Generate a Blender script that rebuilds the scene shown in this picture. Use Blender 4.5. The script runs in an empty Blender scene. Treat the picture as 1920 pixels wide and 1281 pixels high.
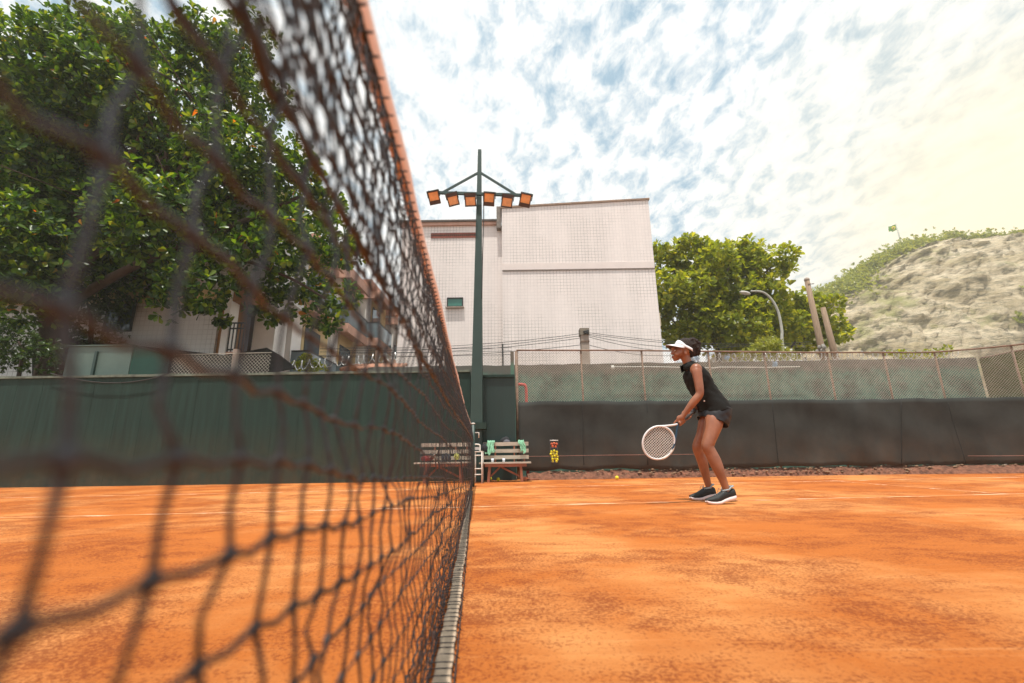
import bpy, math, random
import numpy as np
random.seed(7); rng = np.random.default_rng(7)
SC = bpy.context.scene
COL = SC.collection

# ------------------------------------------------------------------ camera geometry (used to survey the place)
FPX = 853.0; TH = math.radians(13.9); RO = math.radians(0.85); CH = 0.47
_H = np.array([1, 0, 0.]); _V = np.array([0, -math.sin(TH), math.cos(TH)]); _F = np.array([0, math.cos(TH), math.sin(TH)])
_R = math.cos(RO)*_H - math.sin(RO)*_V; _U = math.sin(RO)*_H + math.cos(RO)*_V
CAM = np.array([0, 0, CH])
def ray(x, y): return (x-960)/FPX*_R + (640.5-y)/FPX*_U + _F
def P(x, y, Y):
    d = ray(x, y); return CAM + d*(Y/d[1])
def G(x, y, z=0.0):
    d = ray(x, y); return CAM + d*((z-CH)/d[2])

# ------------------------------------------------------------------ materials
def newmat(name):
    m = bpy.data.materials.new(name); m.use_nodes = True
    nt = m.node_tree; b = nt.nodes['Principled BSDF']
    return m, nt, b
def link(nt, a, b): nt.links.new(a, b)
def N(nt, t, **kw):
    n = nt.nodes.new(t)
    for k, v in kw.items(): setattr(n, k, v)
    return n
def coords(nt, scale=(1, 1, 1), kind='Object', rot=(0, 0, 0)):
    tc = N(nt, 'ShaderNodeTexCoord'); mp = N(nt, 'ShaderNodeMapping')
    mp.inputs['Scale'].default_value = scale; mp.inputs['Rotation'].default_value = rot
    link(nt, tc.outputs[kind], mp.inputs[0]); return mp.outputs[0]
def noise(nt, vec, scale, detail=4, rough=.55):
    n = N(nt, 'ShaderNodeTexNoise'); n.inputs['Scale'].default_value = scale
    n.inputs['Detail'].default_value = detail; n.inputs['Roughness'].default_value = rough
    link(nt, vec, n.inputs['Vector']); return n.outputs['Fac']
def ramp(nt, fac, stops):
    r = N(nt, 'ShaderNodeValToRGB'); cr = r.color_ramp
    while len(cr.elements) > 1: cr.elements.remove(cr.elements[-1])
    cr.elements[0].position = stops[0][0]; cr.elements[0].color = (*stops[0][1], 1)
    for p, c in stops[1:]:
        e = cr.elements.new(p); e.color = (*c, 1)
    link(nt, fac, r.inputs[0]); return r.outputs[0]
def mix(nt, fac, a, b, mode='MIX'):
    m = N(nt, 'ShaderNodeMix', data_type='RGBA', blend_type=mode)
    for i, v in ((0, fac), (6, a), (7, b)):
        if isinstance(v, (int, float)): m.inputs[i].default_value = v
        elif isinstance(v, tuple): m.inputs[i].default_value = (*v, 1)
        else: link(nt, v, m.inputs[i])
    return m.outputs[2]
def bump(nt, b, h, strength=.3, dist=.02):
    n = N(nt, 'ShaderNodeBump'); n.inputs['Strength'].default_value = strength; n.inputs['Distance'].default_value = dist
    link(nt, h, n.inputs['Height']); link(nt, n.outputs[0], b.inputs['Normal'])
def simple(name, col, rough=.6, var=.25, scale=6, bmp=0, metal=0, stretch=(1, 1, 1), alpha=None, spec=.5, bdist=.01):
    """base colour broken up by a noise, so nothing is one flat tone"""
    m, nt, b = newmat(name)
    v = coords(nt, stretch)
    f = noise(nt, v, scale, 5, .6)
    d = tuple(c*(1-var) for c in col); l = tuple(min(1, c*(1+var)) for c in col)
    link(nt, ramp(nt, f, [(.3, d), (.7, l)]), b.inputs['Base Color'])
    b.inputs['Roughness'].default_value = rough; b.inputs['Metallic'].default_value = metal
    b.inputs['Specular IOR Level'].default_value = spec
    if bmp: bump(nt, b, f, bmp, bdist)
    if alpha is not None: b.inputs['Alpha'].default_value = alpha
    return m
M = {}
HAZE = .0013
def clay_material():
    m, nt, b = newmat('clay')
    v = coords(nt)
    big = noise(nt, v, .55, 6, .62)
    n_mid = noise(nt, v, 9, 5, .65)
    fine = noise(nt, v, 78, 6, .78)
    vst = coords(nt, (1, 1.5, 1), rot=(0, 0, .35))
    streak = noise(nt, vst, 1.15, 7, .66)
    dry = (.62, .255, .080); wet = (.215, .046, .012); mid = (.48, .142, .028)
    sw = noise(nt, coords(nt, (1, 5, 1), rot=(0, 0, -.08)), 1.7, 5, .6)
    a = mix(nt, ramp(nt, big, [(.46, (0, 0, 0)), (.56, (1, 1, 1))]), mid, dry)
    a = mix(nt, ramp(nt, sw, [(.40, (.35, .35, .35)), (.56, (0, 0, 0))]), a, (.42, .125, .028))
    ln = noise(nt, coords(nt, (.35, 16, 1), rot=(0, 0, -.06)), 1.6, 5, .7)
    a = mix(nt, ramp(nt, ln, [(.58, (0, 0, 0)), (.68, (.30, .30, .30))]), a, (.70, .33, .13))
    a = mix(nt, ramp(nt, ln, [(.30, (.35, .35, .35)), (.40, (0, 0, 0))]), a, (.30, .085, .022))
    pm = ramp(nt, streak, [(.41, (0, 0, 0)), (.55, (1, 1, 1))])
    pm2 = N(nt, 'ShaderNodeMath', operation='MULTIPLY'); link(nt, pm, pm2.inputs[0]); link(nt, ramp(nt, n_mid, [(.35, (.35, .35, .35)), (.6, (1, 1, 1))]), pm2.inputs[1])
    gm = N(nt, 'ShaderNodeMath', operation='MULTIPLY_ADD'); link(nt, pm2.outputs[0], gm.inputs[0]); gm.inputs[1].default_value = .16; link(nt, fine, gm.inputs[2])
    grains = ramp(nt, gm.outputs[0], [(.56, (0, 0, 0)), (.65, (.78, .78, .78))])
    c = mix(nt, grains, a, wet)
    vor = N(nt, 'ShaderNodeTexVoronoi'); vor.inputs['Scale'].default_value = 150; link(nt, v, vor.inputs['Vector'])
    pale = ramp(nt, vor.outputs['Distance'], [(.06, (.8, .8, .8)), (.18, (0, 0, 0))])
    c = mix(nt, pale, c, (.62, .29, .11))
    link(nt, c, b.inputs['Base Color'])
    b.inputs['Roughness'].default_value = .95; b.inputs['Specular IOR Level'].default_value = .15
    hsum = N(nt, 'ShaderNodeMath', operation='MULTIPLY_ADD'); link(nt, fine, hsum.inputs[0]); hsum.inputs[1].default_value = .6; link(nt, n_mid, hsum.inputs[2])
    bump(nt, b, hsum.outputs[0], .8, .02)
    return m
M['clay'] = clay_material()
def line_material():
    m, nt, b = newmat('worn_line')
    v = coords(nt, (1.5, 9, 1)); f = noise(nt, v, 1.6, 6, .7)
    c = mix(nt, ramp(nt, f, [(.50, (0, 0, 0)), (.62, (1, 1, 1))]), (.54, .19, .050), (.80, .55, .38))
    link(nt, c, b.inputs['Base Color']); b.inputs['Roughness'].default_value = .9
    return m
M['line'] = line_material()
def tile_material(name, tile, grout, sx, sz, stain=.12, axis='x'):
    m, nt, b = newmat(name)
    tc = N(nt, 'ShaderNodeTexCoord'); s = N(nt, 'ShaderNodeSeparateXYZ'); link(nt, tc.outputs['Object'], s.inputs[0])
    c = N(nt, 'ShaderNodeCombineXYZ'); link(nt, s.outputs[0 if axis == 'x' else 1], c.inputs[0]); link(nt, s.outputs[2], c.inputs[1])
    br = N(nt, 'ShaderNodeTexBrick'); br.offset = 0; br.inputs['Scale'].default_value = 1
    br.inputs['Brick Width'].default_value = sx; br.inputs['Row Height'].default_value = sz
    br.inputs['Mortar Size'].default_value = sx*.055; br.inputs['Mortar Smooth'].default_value = .2
    br.inputs['Color1'].default_value = (*tile, 1); br.inputs['Color2'].default_value = (*[t*.96 for t in tile], 1)
    link(nt, c.outputs[0], br.inputs['Vector'])
    v = coords(nt); big = noise(nt, v, .25, 5, .6)
    # grout darkness itself comes and goes over the wall
    g = ramp(nt, noise(nt, v, .33, 6, .65), [(.46, tuple(t*.84 for t in tile)), (.58, grout)])
    link(nt, g, br.inputs['Mortar'])
    vs = coords(nt, (1, 1, .06)); st = noise(nt, vs, 1.3, 5, .6)
    stc = ramp(nt, st, [(.35, (1-stain, 1-stain, 1-stain)), (.62, (1, 1, 1))])
    link(nt, mix(nt, 1.0, br.outputs['Color'], stc, 'MULTIPLY'), b.inputs['Base Color'])
    b.inputs['Roughness'].default_value = .45
    return m
M['tile'] = tile_material('wall_tile', (.90, .815, .775), (.46, .42, .39), .17, .17, .10)
M['tile2'] = tile_material('left_tile', (.62, .62, .60), (.22, .20, .18), .16, .16)
M['render_white'] = simple('white_render', (.84, .83, .80), .8, .08, 1.5)
M['cream'] = simple('cream_render', (.60, .47, .25), .8, .12, 2)
M['ochre'] = simple('ochre_render', (.30, .15, .06), .8, .2, 2)
M['terracotta'] = simple('terracotta_band', (.56, .33, .25), .8, .15, 3)
M['pinkband'] = simple('pink_band', (.60, .36, .28), .8, .12, 3)
M['grn_wall'] = simple('green_painted_wall', (.013, .036, .029), .7, .3, 2.2, .1, stretch=(5, 1, .35), spec=.3)
M['grn_dark'] = simple('dark_green_panel', (.008, .028, .024), .5, .2, 2.0, .1, stretch=(4, 1, .3))
M['grn_mast'] = simple('green_mast_paint', (.020, .048, .040), .45, .15, 3)
M['grn_box'] = simple('grey_green_sheet', (.085, .13, .11), .5, .15, 2)
M['teal_box'] = simple('teal_sheet', (.035, .12, .095), .5, .15, 2)
def dusty(m, lo, hi, tint, amt=.75):
    """clay dust splashed up from the court, ragged, on the lowest part of a wall"""
    nt = m.node_tree; b = nt.nodes['Principled BSDF']; src = b.inputs['Base Color'].links[0].from_socket
    g = N(nt, 'ShaderNodeNewGeometry'); s_ = N(nt, 'ShaderNodeSeparateXYZ'); link(nt, g.outputs['Position'], s_.inputs[0])
    v = coords(nt, (1, 1, 1)); f = noise(nt, v, 3.2, 7, .7)
    mr = N(nt, 'ShaderNodeMapRange'); link(nt, s_.outputs[2], mr.inputs[0]); mr.inputs[1].default_value = lo; mr.inputs[2].default_value = hi; mr.inputs[3].default_value = 1; mr.inputs[4].default_value = 0
    mu = N(nt, 'ShaderNodeMath', operation='MULTIPLY'); link(nt, mr.outputs[0], mu.inputs[0]); link(nt, ramp(nt, f, [(.35, (.15, .15, .15)), (.65, (amt, amt, amt))]), mu.inputs[1])
    link(nt, mix(nt, mu.outputs[0], src, tint), b.inputs['Base Color'])
dusty(M['grn_wall'], .0, 1.1, (.09, .06, .030), .6)
def mossy():
    m, nt, b = newmat('weathered_green_concrete')
    v = coords(nt, (1, 1, .8)); f = noise(nt, v, 1.6, 9, .72); f2 = noise(nt, v, 6, 5, .7)
    c = ramp(nt, f, [(.34, (.030, .034, .026)), (.44, (.052, .105, .080)), (.54, (.080, .175, .130)), (.68, (.12, .21, .15))])
    c = mix(nt, ramp(nt, f2, [(.52, (0, 0, 0)), (.75, (.7, .7, .7))]), c, (.07, .06, .045))
    tc = N(nt, 'ShaderNodeTexCoord'); s = N(nt, 'ShaderNodeSeparateXYZ'); link(nt, tc.outputs['Generated'], s.inputs[0])
    ad = N(nt, 'ShaderNodeMath', operation='MULTIPLY_ADD'); link(nt, f2, ad.inputs[0]); ad.inputs[1].default_value = .12; link(nt, s.outputs[2], ad.inputs[2])
    top = ramp(nt, ad.outputs[0], [(.93, (0, 0, 0)), (.99, (1, 1, 1))])
    c = mix(nt, top, c, (.12, .115, .095))
    link(nt, c, b.inputs['Base Color']); b.inputs['Roughness'].default_value = .9; bump(nt, b, f2, .4, .02)
    return m
M['mossy'] = mossy()
M['conc'] = simple('concrete', (.36, .29, .24), .9, .2, 5, .2)
M['rust'] = simple('rusty_pipe', (.19, .125, .085), .7, .35, 14)
M['wire'] = simple('galvanised_wire', (.42, .38, .31), .5, .25, 3, metal=.1)
M['razor'] = simple('razor_steel', (.55, .55, .53), .35, .15, 6, metal=.6)
M['cable'] = simple('black_cable', (.03, .03, .03), .6, .2, 3)
M['screen'] = simple('windscreen_cloth', (.040, .043, .040), .95, .3, 1.3, .25, stretch=(1, 1, 1), bdist=.02, spec=.15)
dusty(M['screen'], .1, .9, (.10, .055, .030), .55)
M['seam'] = simple('dark_seam', (.010, .012, .013), .9, .1, 4)
M['rope'] = simple('dusty_rope', (.26, .13, .10), .9, .2, 10)
M['soil'] = simple('red_soil_rubble', (.17, .07, .04), .95, .6, 13, 1.0, bdist=.05)
M['greenmesh'] = simple('green_shade_mesh', (.08, .10, .03), .9, .25, 3)
def strand_mat():
    m = simple('net_twine', (.021, .019, .022), .42, .4, 90, .5, spec=.6)
    return m
M['twine'] = strand_mat()
M['vinyl'] = simple('dusty_headband', (.86, .60, .49), .6, .12, 9, .15)
M['band'] = simple('bottom_band', (.44, .33, .23), .8, .25, 30, .2)
M['wood_w'] = simple('weathered_wood', (.42, .36, .29), .8, .25, 4, .2, stretch=(1, 8, 8))
M['wood_r'] = simple('red_stained_wood', (.27, .095, .050), .7, .3, 4, .2, stretch=(1, 1, 1))
M['white_tube'] = simple('white_paint_tube', (.66, .62, .56), .5, .12, 8)
M['towel'] = simple('green_towel', (.22, .46, .30), .95, .35, 18, .4)
M['cup'] = simple('paper_cup', (.66, .72, .80), .6, .05, 8)
M['blackcloth'] = simple('black_cloth', (.020, .021, .024), .9, .3, 12, .3)
M['greycloth'] = simple('grey_cloth', (.12, .12, .14), .9, .3, 12, .3)
M['redcloth'] = simple('red_cloth', (.24, .028, .025), .8, .3, 12, .3)
M['ball'] = simple('ball_felt', (.70, .62, .035), .95, .12, 60, .4)
M['redball'] = simple('red_ball_felt', (.60, .13, .05), .95, .3, 30, .3)
M['orangeplastic'] = simple('orange_plastic', (.50, .12, .04), .5, .2, 9)
M['redpipe'] = simple('red_pipe', (.55, .03, .025), .5, .15, 8)
M['whitepipe'] = simple('white_pipe', (.66, .66, .60), .5, .1, 8)
M['lampglass'] = None
def glassy(name, col, rough=.12, spec=.7):
    m = simple(name, col, rough, .15, 3, spec=spec); return m
M['window'] = glassy('dark_window', (.05, .085, .11), .08, .8)
M['teal_glass'] = glassy('teal_glass', (.04, .20, .15), .2)
M['rail_glass'] = glassy('balcony_glass', (.16, .22, .25), .1, .8)
M['blind'] = simple('pale_blue_curtain', (.26, .34, .44), .7, .12, 3, stretch=(14, 1, 1))
M['lampglass'] = simple('amber_floodlight_glass', (.72, .36, .15), .3, .25, 8, .1, spec=.8)
M['lamphouse'] = simple('brown_floodlight_housing', (.055, .035, .030), .55, .2, 9)
M['frame_black'] = simple('black_frame', (.02, .02, .022), .5, .2, 6)
M['rock'] = None
M['bark'] = simple('bark', (.055, .036, .026), .95, .35, 9, .7, stretch=(1, 1, .3))
M['pole_wood'] = simple('weathered_pole', (.26, .18, .12), .9, .25, 5, .3, stretch=(4, 4, .5))
M['street_metal'] = simple('grey_lamp_metal', (.42, .42, .36), .5, .12, 5)
def leaf_mat(name, cols, trans, tw=.5, rough=.35):
    m, nt, b = newmat(name)
    g = N(nt, 'ShaderNodeNewGeometry')
    c = ramp(nt, g.outputs['Random Per Island'], cols)
    link(nt, c, b.inputs['Base Color']); b.inputs['Roughness'].default_value = rough
    b.inputs['Specular IOR Level'].default_value = .35
    tr = N(nt, 'ShaderNodeBsdfTranslucent')
    link(nt, mix(nt, 1.0, c, trans, 'MULTIPLY'), tr.inputs[0])
    ms = N(nt, 'ShaderNodeMixShader'); ms.inputs[0].default_value = tw
    link(nt, b.outputs[0], ms.inputs[1]); link(nt, tr.outputs[0], ms.inputs[2])
    link(nt, ms.outputs[0], nt.nodes['Material Output'].inputs['Surface'])
    return m
M['leaf'] = leaf_mat('almond_leaf', [(0, (.012, .036, .007)), (.5, (.030, .082, .010)), (.82, (.090, .175, .015)), (.995, (.15, .20, .025)), (.9975, (.42, .13, .02)), (1, (.45, .10, .02))], (3.4, 2.6, .8), .38)
M['leaf_r'] = leaf_mat('street_tree_leaf', [(0, (.10, .145, .014)), (.5, (.19, .235, .020)), (.85, (.29, .32, .030)), (1, (.38, .37, .05))], (2.4, 2.1, .8), .45)
M['leaf_shrub'] = leaf_mat('shrub_leaf', [(0, (.14, .17, .03)), (.6, (.22, .24, .05)), (1, (.30, .31, .09))], (2.2, 2.0, 1.0), .4)
M['leaf_dark'] = leaf_mat('hedge_leaf', [(0, (.018, .04, .010)), (.7, (.035, .07, .014)), (1, (.07, .10, .02))], (2.2, 2.0, 1.0), .35)
M['leaf_hill'] = leaf_mat('hill_leaf', [(0, (.12, .16, .02)), (.6, (.24, .27, .03)), (1, (.36, .36, .05))], (2.0, 1.8, 1.0), .35)
def rock():
    m, nt, b = newmat('granite_cliff')
    v = coords(nt, (.45, .6, 1.7), rot=(0, .50, 0)); f = noise(nt, v, .14, 12, .74); f2 = noise(nt, v, .8, 8, .75)
    c = ramp(nt, f, [(.30, (.18, .14, .07)), (.42, (.38, .30, .17)), (.52, (.54, .44, .29)), (.66, (.68, .58, .42))])
    c = mix(nt, ramp(nt, f2, [(.48, (0, 0, 0)), (.62, (.85, .85, .85))]), c, (.13, .12, .08))
    v2 = coords(nt); gmk = noise(nt, v2, .05, 6, .7)
    c = mix(nt, ramp(nt, gmk, [(.52, (0, 0, 0)), (.62, (.85, .85, .85))]), c, (.26, .26, .08))
    link(nt, c, b.inputs['Base Color']); b.inputs['Roughness'].default_value = .95; bump(nt, b, f2, .8, 1.2)
    return m
M['rock'] = rock()
M['flag_g'] = simple('green_flag_cloth', (.10, .26, .04), .8, .1, 3)
M['flag_y'] = simple('yellow_flag_cloth', (.75, .60, .03), .8, .1, 3)
M['flag_b'] = simple('blue_flag_cloth', (.02, .04, .20), .8, .1, 3)
M['skin'] = None
def skin():
    m, nt, b = newmat('brown_skin'); v = coords(nt); f = noise(nt, v, 9, 5, .6)
    link(nt, ramp(nt, f, [(.3, (.215, .080, .040)), (.7, (.33, .130, .064))]), b.inputs['Base Color'])
    b.inputs['Roughness'].default_value = .36; b.inputs['Specular IOR Level'].default_value = .55
    b.inputs['Subsurface Weight'].default_value = .08; b.inputs['Subsurface Radius'].default_value = (.01, .004, .002)
    return m
M['skin'] = skin()
M['polo'] = simple('black_polo_knit', (.011, .011, .010), .85, .2, 40, .15, spec=.2)
M['shorts'] = simple('black_satin_shorts', (.008, .008, .011), .55, .2, 14, .2)
M['hair'] = simple('curly_black_hair', (.022, .012, .009), .85, .5, 60, 1.0, bdist=.02)
M['visor'] = simple('white_visor', (.74, .72, .74), .6, .05, 9)
M['visor_under'] = simple('dark_brim_underside', (.10, .075, .06), .8, .1, 9)
M['shoe'] = simple('dark_grey_shoe_mesh', (.014, .017, .016), .7, .4, 30, .3)
M['sole'] = simple('pale_shoe_sole', (.72, .58, .55), .6, .06, 10)
M['sock'] = simple('grey_lining', (.30, .34, .36), .8, .1, 20)
M['racket_w'] = simple('white_racket_frame', (.70, .70, .70), .3, .06, 6)
M['racket_b'] = simple('navy_racket_throat', (.012, .055, .10), .35, .1, 6)
M['string'] = simple('white_string', (.74, .70, .64), .5, .05, 6)
M['grip'] = simple('dark_grip', (.05, .05, .05), .8, .1, 20)
M['eye'] = simple('eye_white', (.6, .58, .55), .3, .05, 9)
M['pupil'] = simple('dark_iris', (.015, .009, .006), .2, .1, 9)
M['lips'] = simple('lips', (.26, .085, .065), .45, .1, 20)

# ------------------------------------------------------------------ mesh builder
class MB:
    def __init__(s): s.v = []; s.f = []; s.mi = []; s.smooth = False; s.cur = 0
    def add(s, vs, fs):
        o = len(s.v); s.v.extend([tuple(map(float, v)) for v in vs]); s.f.extend([tuple(i+o for i in f) for f in fs]); s.mi.extend([s.cur]*len(fs)); return s
    def box(s, a, b):
        x0, y0, z0 = a; x1, y1, z1 = b
        return s.add([(x0, y0, z0), (x1, y0, z0), (x1, y1, z0), (x0, y1, z0), (x0, y0, z1), (x1, y0, z1), (x1, y1, z1), (x0, y1, z1)],
                     [(0, 3, 2, 1), (4, 5, 6, 7), (0, 1, 5, 4), (1, 2, 6, 5), (2, 3, 7, 6), (3, 0, 4, 7)])
    def hexa(s, bot, top):   # four bottom corners and four top corners
        return s.add(list(bot)+list(top), [(0, 3, 2, 1), (4, 5, 6, 7), (0, 1, 5, 4), (1, 2, 6, 5), (2, 3, 7, 6), (3, 0, 4, 7)])
    def bar(s, p, q, w, h=None, up=(0, 0, 1)):
        h = h or w; p = np.array(p, float); q = np.array(q, float); t = q-p; t /= np.linalg.norm(t)
        u = np.array(up, float)
        if abs(u@t) > .95: u = np.array([1., 0, 0])
        r = np.cross(t, u); r /= np.linalg.norm(r); u = np.cross(r, t)
        c = [(-1, -1), (1, -1), (1, 1), (-1, 1)]
        return s.hexa([p+r*w/2*a+u*h/2*b for a, b in c], [q+r*w/2*a+u*h/2*b for a, b in c])
    def tube(s, pts, rad, n=8, cap=True, flat=None):
        """swept tube; rad scalar / list of scalars / list of (in-plane, lateral)"""
        pts = [np.array(p, float) for p in pts]; k = len(pts)
        if np.isscalar(rad): rad = [rad]*k
        vs = []; prev = None
        for i, p in enumerate(pts):
            t = pts[min(i+1, k-1)]-pts[max(i-1, 0)]; t /= (np.linalg.norm(t)+1e-12)
            if flat is not None:
                b = np.array(flat, float); b = b-t*(b@t); b /= np.linalg.norm(b); a = np.cross(b, t)
            else:
                if prev is None:
                    u = np.array([0, 0, 1.]) if abs(t[2]) < .9 else np.array([1., 0, 0])
                    a = np.cross(t, u)
                else: a = prev-t*(prev@t)
                a /= (np.linalg.norm(a)+1e-12); b = np.cross(t, a); prev = a
            ra, rb = (rad[i], rad[i]) if np.isscalar(rad[i]) else rad[i]
            for j in range(n):
                th = 2*math.pi*j/n; vs.append(p+a*ra*math.cos(th)+b*rb*math.sin(th))
        fs = [(i*n+j, i*n+(j+1) % n, (i+1)*n+(j+1) % n, (i+1)*n+j) for i in range(k-1) for j in range(n)]
        if cap: fs += [tuple(range(n-1, -1, -1)), tuple((k-1)*n+j for j in range(n))]
        return s.add(vs, fs)
    def ell(s, c, r, n=16, m=10, rot=None):
        c = np.array(c, float); r = (r, r, r) if np.isscalar(r) else r; vs = []
        for i in range(1, m):
            ph = math.pi*i/m
            for j in range(n):
                th = 2*math.pi*j/n; q = np.array([r[0]*math.sin(ph)*math.cos(th), r[1]*math.sin(ph)*math.sin(th), r[2]*math.cos(ph)])
                vs.append(c+(rot@q if rot is not None else q))
        tp = np.array([0, 0, r[2]]); bt = -tp
        if rot is not None: tp = rot@tp; bt = rot@bt
        vs.append(c+tp); vs.append(c+bt); T = len(vs)-2; B = T+1
        fs = [(i*n+j, (i+1)*n+j, (i+1)*n+(j+1) % n, i*n+(j+1) % n) for i in range(m-2) for j in range(n)]
        fs += [(T, j, (j+1) % n) for j in range(n)] + [(B, (m-2)*n+(j+1) % n, (m-2)*n+j) for j in range(n)]
        return s.add(vs, fs)
    def build(s, name, mat, parent=None, label=None, cat=None, group=None, kind=None, origin=None, smooth=None):
        V = np.array(s.v, float).reshape(-1, 3)
        if parent is not None:
            base = np.array(parent['_w']); loc = np.zeros(3)
        else:
            lo, hi = V.min(0), V.max(0)
            base = np.array(origin if origin is not None else [(lo[0]+hi[0])/2, (lo[1]+hi[1])/2, lo[2]]); loc = base
        me = bpy.data.meshes.new(name); me.from_pydata((V-base).tolist(), [], s.f); me.update()
        mats = mat if isinstance(mat, (list, tuple)) else [mat]
        for m_ in mats: me.materials.append(M[m_] if isinstance(m_, str) else m_)
        if len(mats) > 1: me.polygons.foreach_set('material_index', s.mi)
        if smooth if smooth is not None else s.smooth: me.polygons.foreach_set('use_smooth', [True]*len(me.polygons))
        o = bpy.data.objects.new(name, me); COL.objects.link(o)
        if parent is not None: o.parent = parent
        else: o.location = loc
        o['_w'] = [float(x) for x in base]
        tag(o, label, cat, group, kind)
        return o
def tag(o, label=None, cat=None, group=None, kind=None):
    if label: o['label'] = label
    if cat: o['category'] = cat
    if group: o['group'] = group
    if kind: o['kind'] = kind
def thing(name, loc, label, cat, group=None):
    o = bpy.data.objects.new(name, None); COL.objects.link(o); o.empty_display_size = .1
    o.location = tuple(map(float, loc)); o['_w'] = [float(x) for x in loc]; tag(o, label, cat, group); return o
def copy_tree(o, loc=None, label=None, parent=None):
    c = o.copy(); COL.objects.link(c)
    if parent is not None: c.parent = parent
    if loc is not None: c.location = tuple(map(float, loc)); c['_w'] = [float(x) for x in loc]
    if label: c['label'] = label
    for ch in list(o.children): copy_tree(ch, parent=c)
    return c
def arr(name, V, Fq, mat, parent=None, base=None, smooth=False, **kw):
    """fast mesh from numpy arrays (quads)"""
    V = np.asarray(V, float); Fq = np.asarray(Fq, int)
    if parent is not None: base = np.array(parent['_w']); loc = (0, 0, 0)
    else:
        lo, hi = V.min(0), V.max(0)
        base = np.array(base if base is not None else [(lo[0]+hi[0])/2, (lo[1]+hi[1])/2, lo[2]]); loc = base
    me = bpy.data.meshes.new(name); n = len(Fq); k = Fq.shape[1]
    me.vertices.add(len(V)); me.vertices.foreach_set('co', (V-base).ravel())
    me.loops.add(n*k); me.loops.foreach_set('vertex_index', Fq.ravel())
    me.polygons.add(n); me.polygons.foreach_set('loop_start', np.arange(n)*k); me.polygons.foreach_set('loop_total', np.full(n, k))
    me.update(calc_edges=True); me.validate()
    me.materials.append(M[mat])
    if smooth: me.polygons.foreach_set('use_smooth', [True]*n)
    o = bpy.data.objects.new(name, me); COL.objects.link(o)
    if parent is not None: o.parent = parent
    else: o.location = tuple(loc)
    o['_w'] = [float(x) for x in base]; tag(o, **kw); return o
def spline(pts, n=6):
    """Catmull-Rom through rows of any width"""
    p = np.array(pts, float); p = np.vstack([2*p[0]-p[1], p, 2*p[-1]-p[-2]]); out = []
    for i in range(1, len(p)-2):
        for k in range(n):
            t = k/n; out.append(.5*((2*p[i])+(-p[i-1]+p[i+1])*t+(2*p[i-1]-5*p[i]+4*p[i+1]-p[i+2])*t*t+(-p[i-1]+3*p[i]-3*p[i+1]+p[i+2])*t**3))
    out.append(p[-2]); return np.array(out)
def remesh(o, vox, it=3, fac=.5):
    md = o.modifiers.new('r', 'REMESH'); md.mode = 'VOXEL'; md.voxel_size = vox
    sm = o.modifiers.new('s', 'SMOOTH'); sm.iterations = it; sm.factor = fac
    dg = bpy.context.evaluated_depsgraph_get(); me = bpy.data.meshes.new_from_object(o.evaluated_get(dg))
    o.modifiers.clear(); old = o.data; mats = list(old.materials); me.materials.clear()
    for m_ in mats: me.materials.append(m_)
    o.data = me; me.polygons.foreach_set('use_smooth', [True]*len(me.polygons)); me.polygons.foreach_set('material_index', [0]*len(me.polygons)); return o

# ------------------------------------------------------------------ setting
def grid(x0, x1, y0, y1, z):
    b = MB(); b.add([(x0, y0, z), (x1, y0, z), (x1, y1, z), (x0, y1, z)], [(0, 1, 2, 3)]); return b
m_ground = simple('bare_ground', (.16, .12, .09), .95, .3, .8)
grid(-900, 900, -900, 1500, -.02).build('ground', m_ground, kind='structure', origin=(0, 0, 0))
grid(-16, 15, -12, 9.4, 0).build('clay_court', 'clay', kind='structure', origin=(0, 0, 0))
az = math.radians(-4.563)
DN = np.array([math.sin(az), math.cos(az), 0]); NN = np.array([math.cos(az), -math.sin(az), 0])   # along the net / across it
def court(n, d, z=0): return NN*n+DN*d+np.array([0, 0, z])
def cline(a, b_, c, d):
    m = MB(); m.hexa([court(*p, .0006) for p in (a, b_, c, d)], [court(*p, .004) for p in (a, b_, c, d)])
    return m.build('court_line', 'line', kind='structure', origin=(0, 0, 0))
cline((-11, 4.43), (11, 4.43), (11, 4.49), (-11, 4.49)); cline((-11, 6.82), (11, 6.82), (11, 6.88), (-11, 6.88))
cline((5.72, -6), (5.77, -6), (5.77, 4.429), (5.72, 4.429)); cline((5.35, 4.491), (5.40, 4.491), (5.45, 6.819), (5.40, 6.819))

# ------------------------------------------------------------------ tennis net
def fbm1(n, k, amp):
    x = np.linspace(0, 1, n); r = np.zeros(n)
    for o in range(3):
        m_ = int(k*2**o)+2; r += np.interp(x, np.linspace(0, 1, m_), rng.normal(0, amp/2**o, m_))
    return r
def net_top(s): return .940+.001*s
def net_pt(u, s, off=0.0, jz=0.0):
    """u 0 bottom .. 1 top, s metres along the net"""
    zt = net_top(s)-.042
    sp = max(s, 0); q = 1+.235*sp*sp/(sp+.35)
    z = zt*u**q
    k = min(1, max(0, (u-.5)/.235)); k = k*k*(3-2*k)      # the upper, doubled part hangs straight
    z = z*(1-k)+zt*u*k
    sm = min(max((s-1.2)/3.6, 0), 1); sm = sm*sm*(3-2*sm)
    o = -.104-.015*u + off + (.006*(1-sm)+.056*sm)*max(0., math.sin(math.pi*min(1, u)))**.6
    o += .03*max(0, (s-4)/3)**1.5*u
    return court(o, s, z+jz)
net = thing('tennis_net', court(-.05, 3.2, 0), 'dark knotted tennis net with orange clay-stained headband close to the viewer', 'tennis net')
CELL = .0455; S0, S1 = -.33, 7.15
ns = int((S1-S0)/CELL); nr = 21
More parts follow.
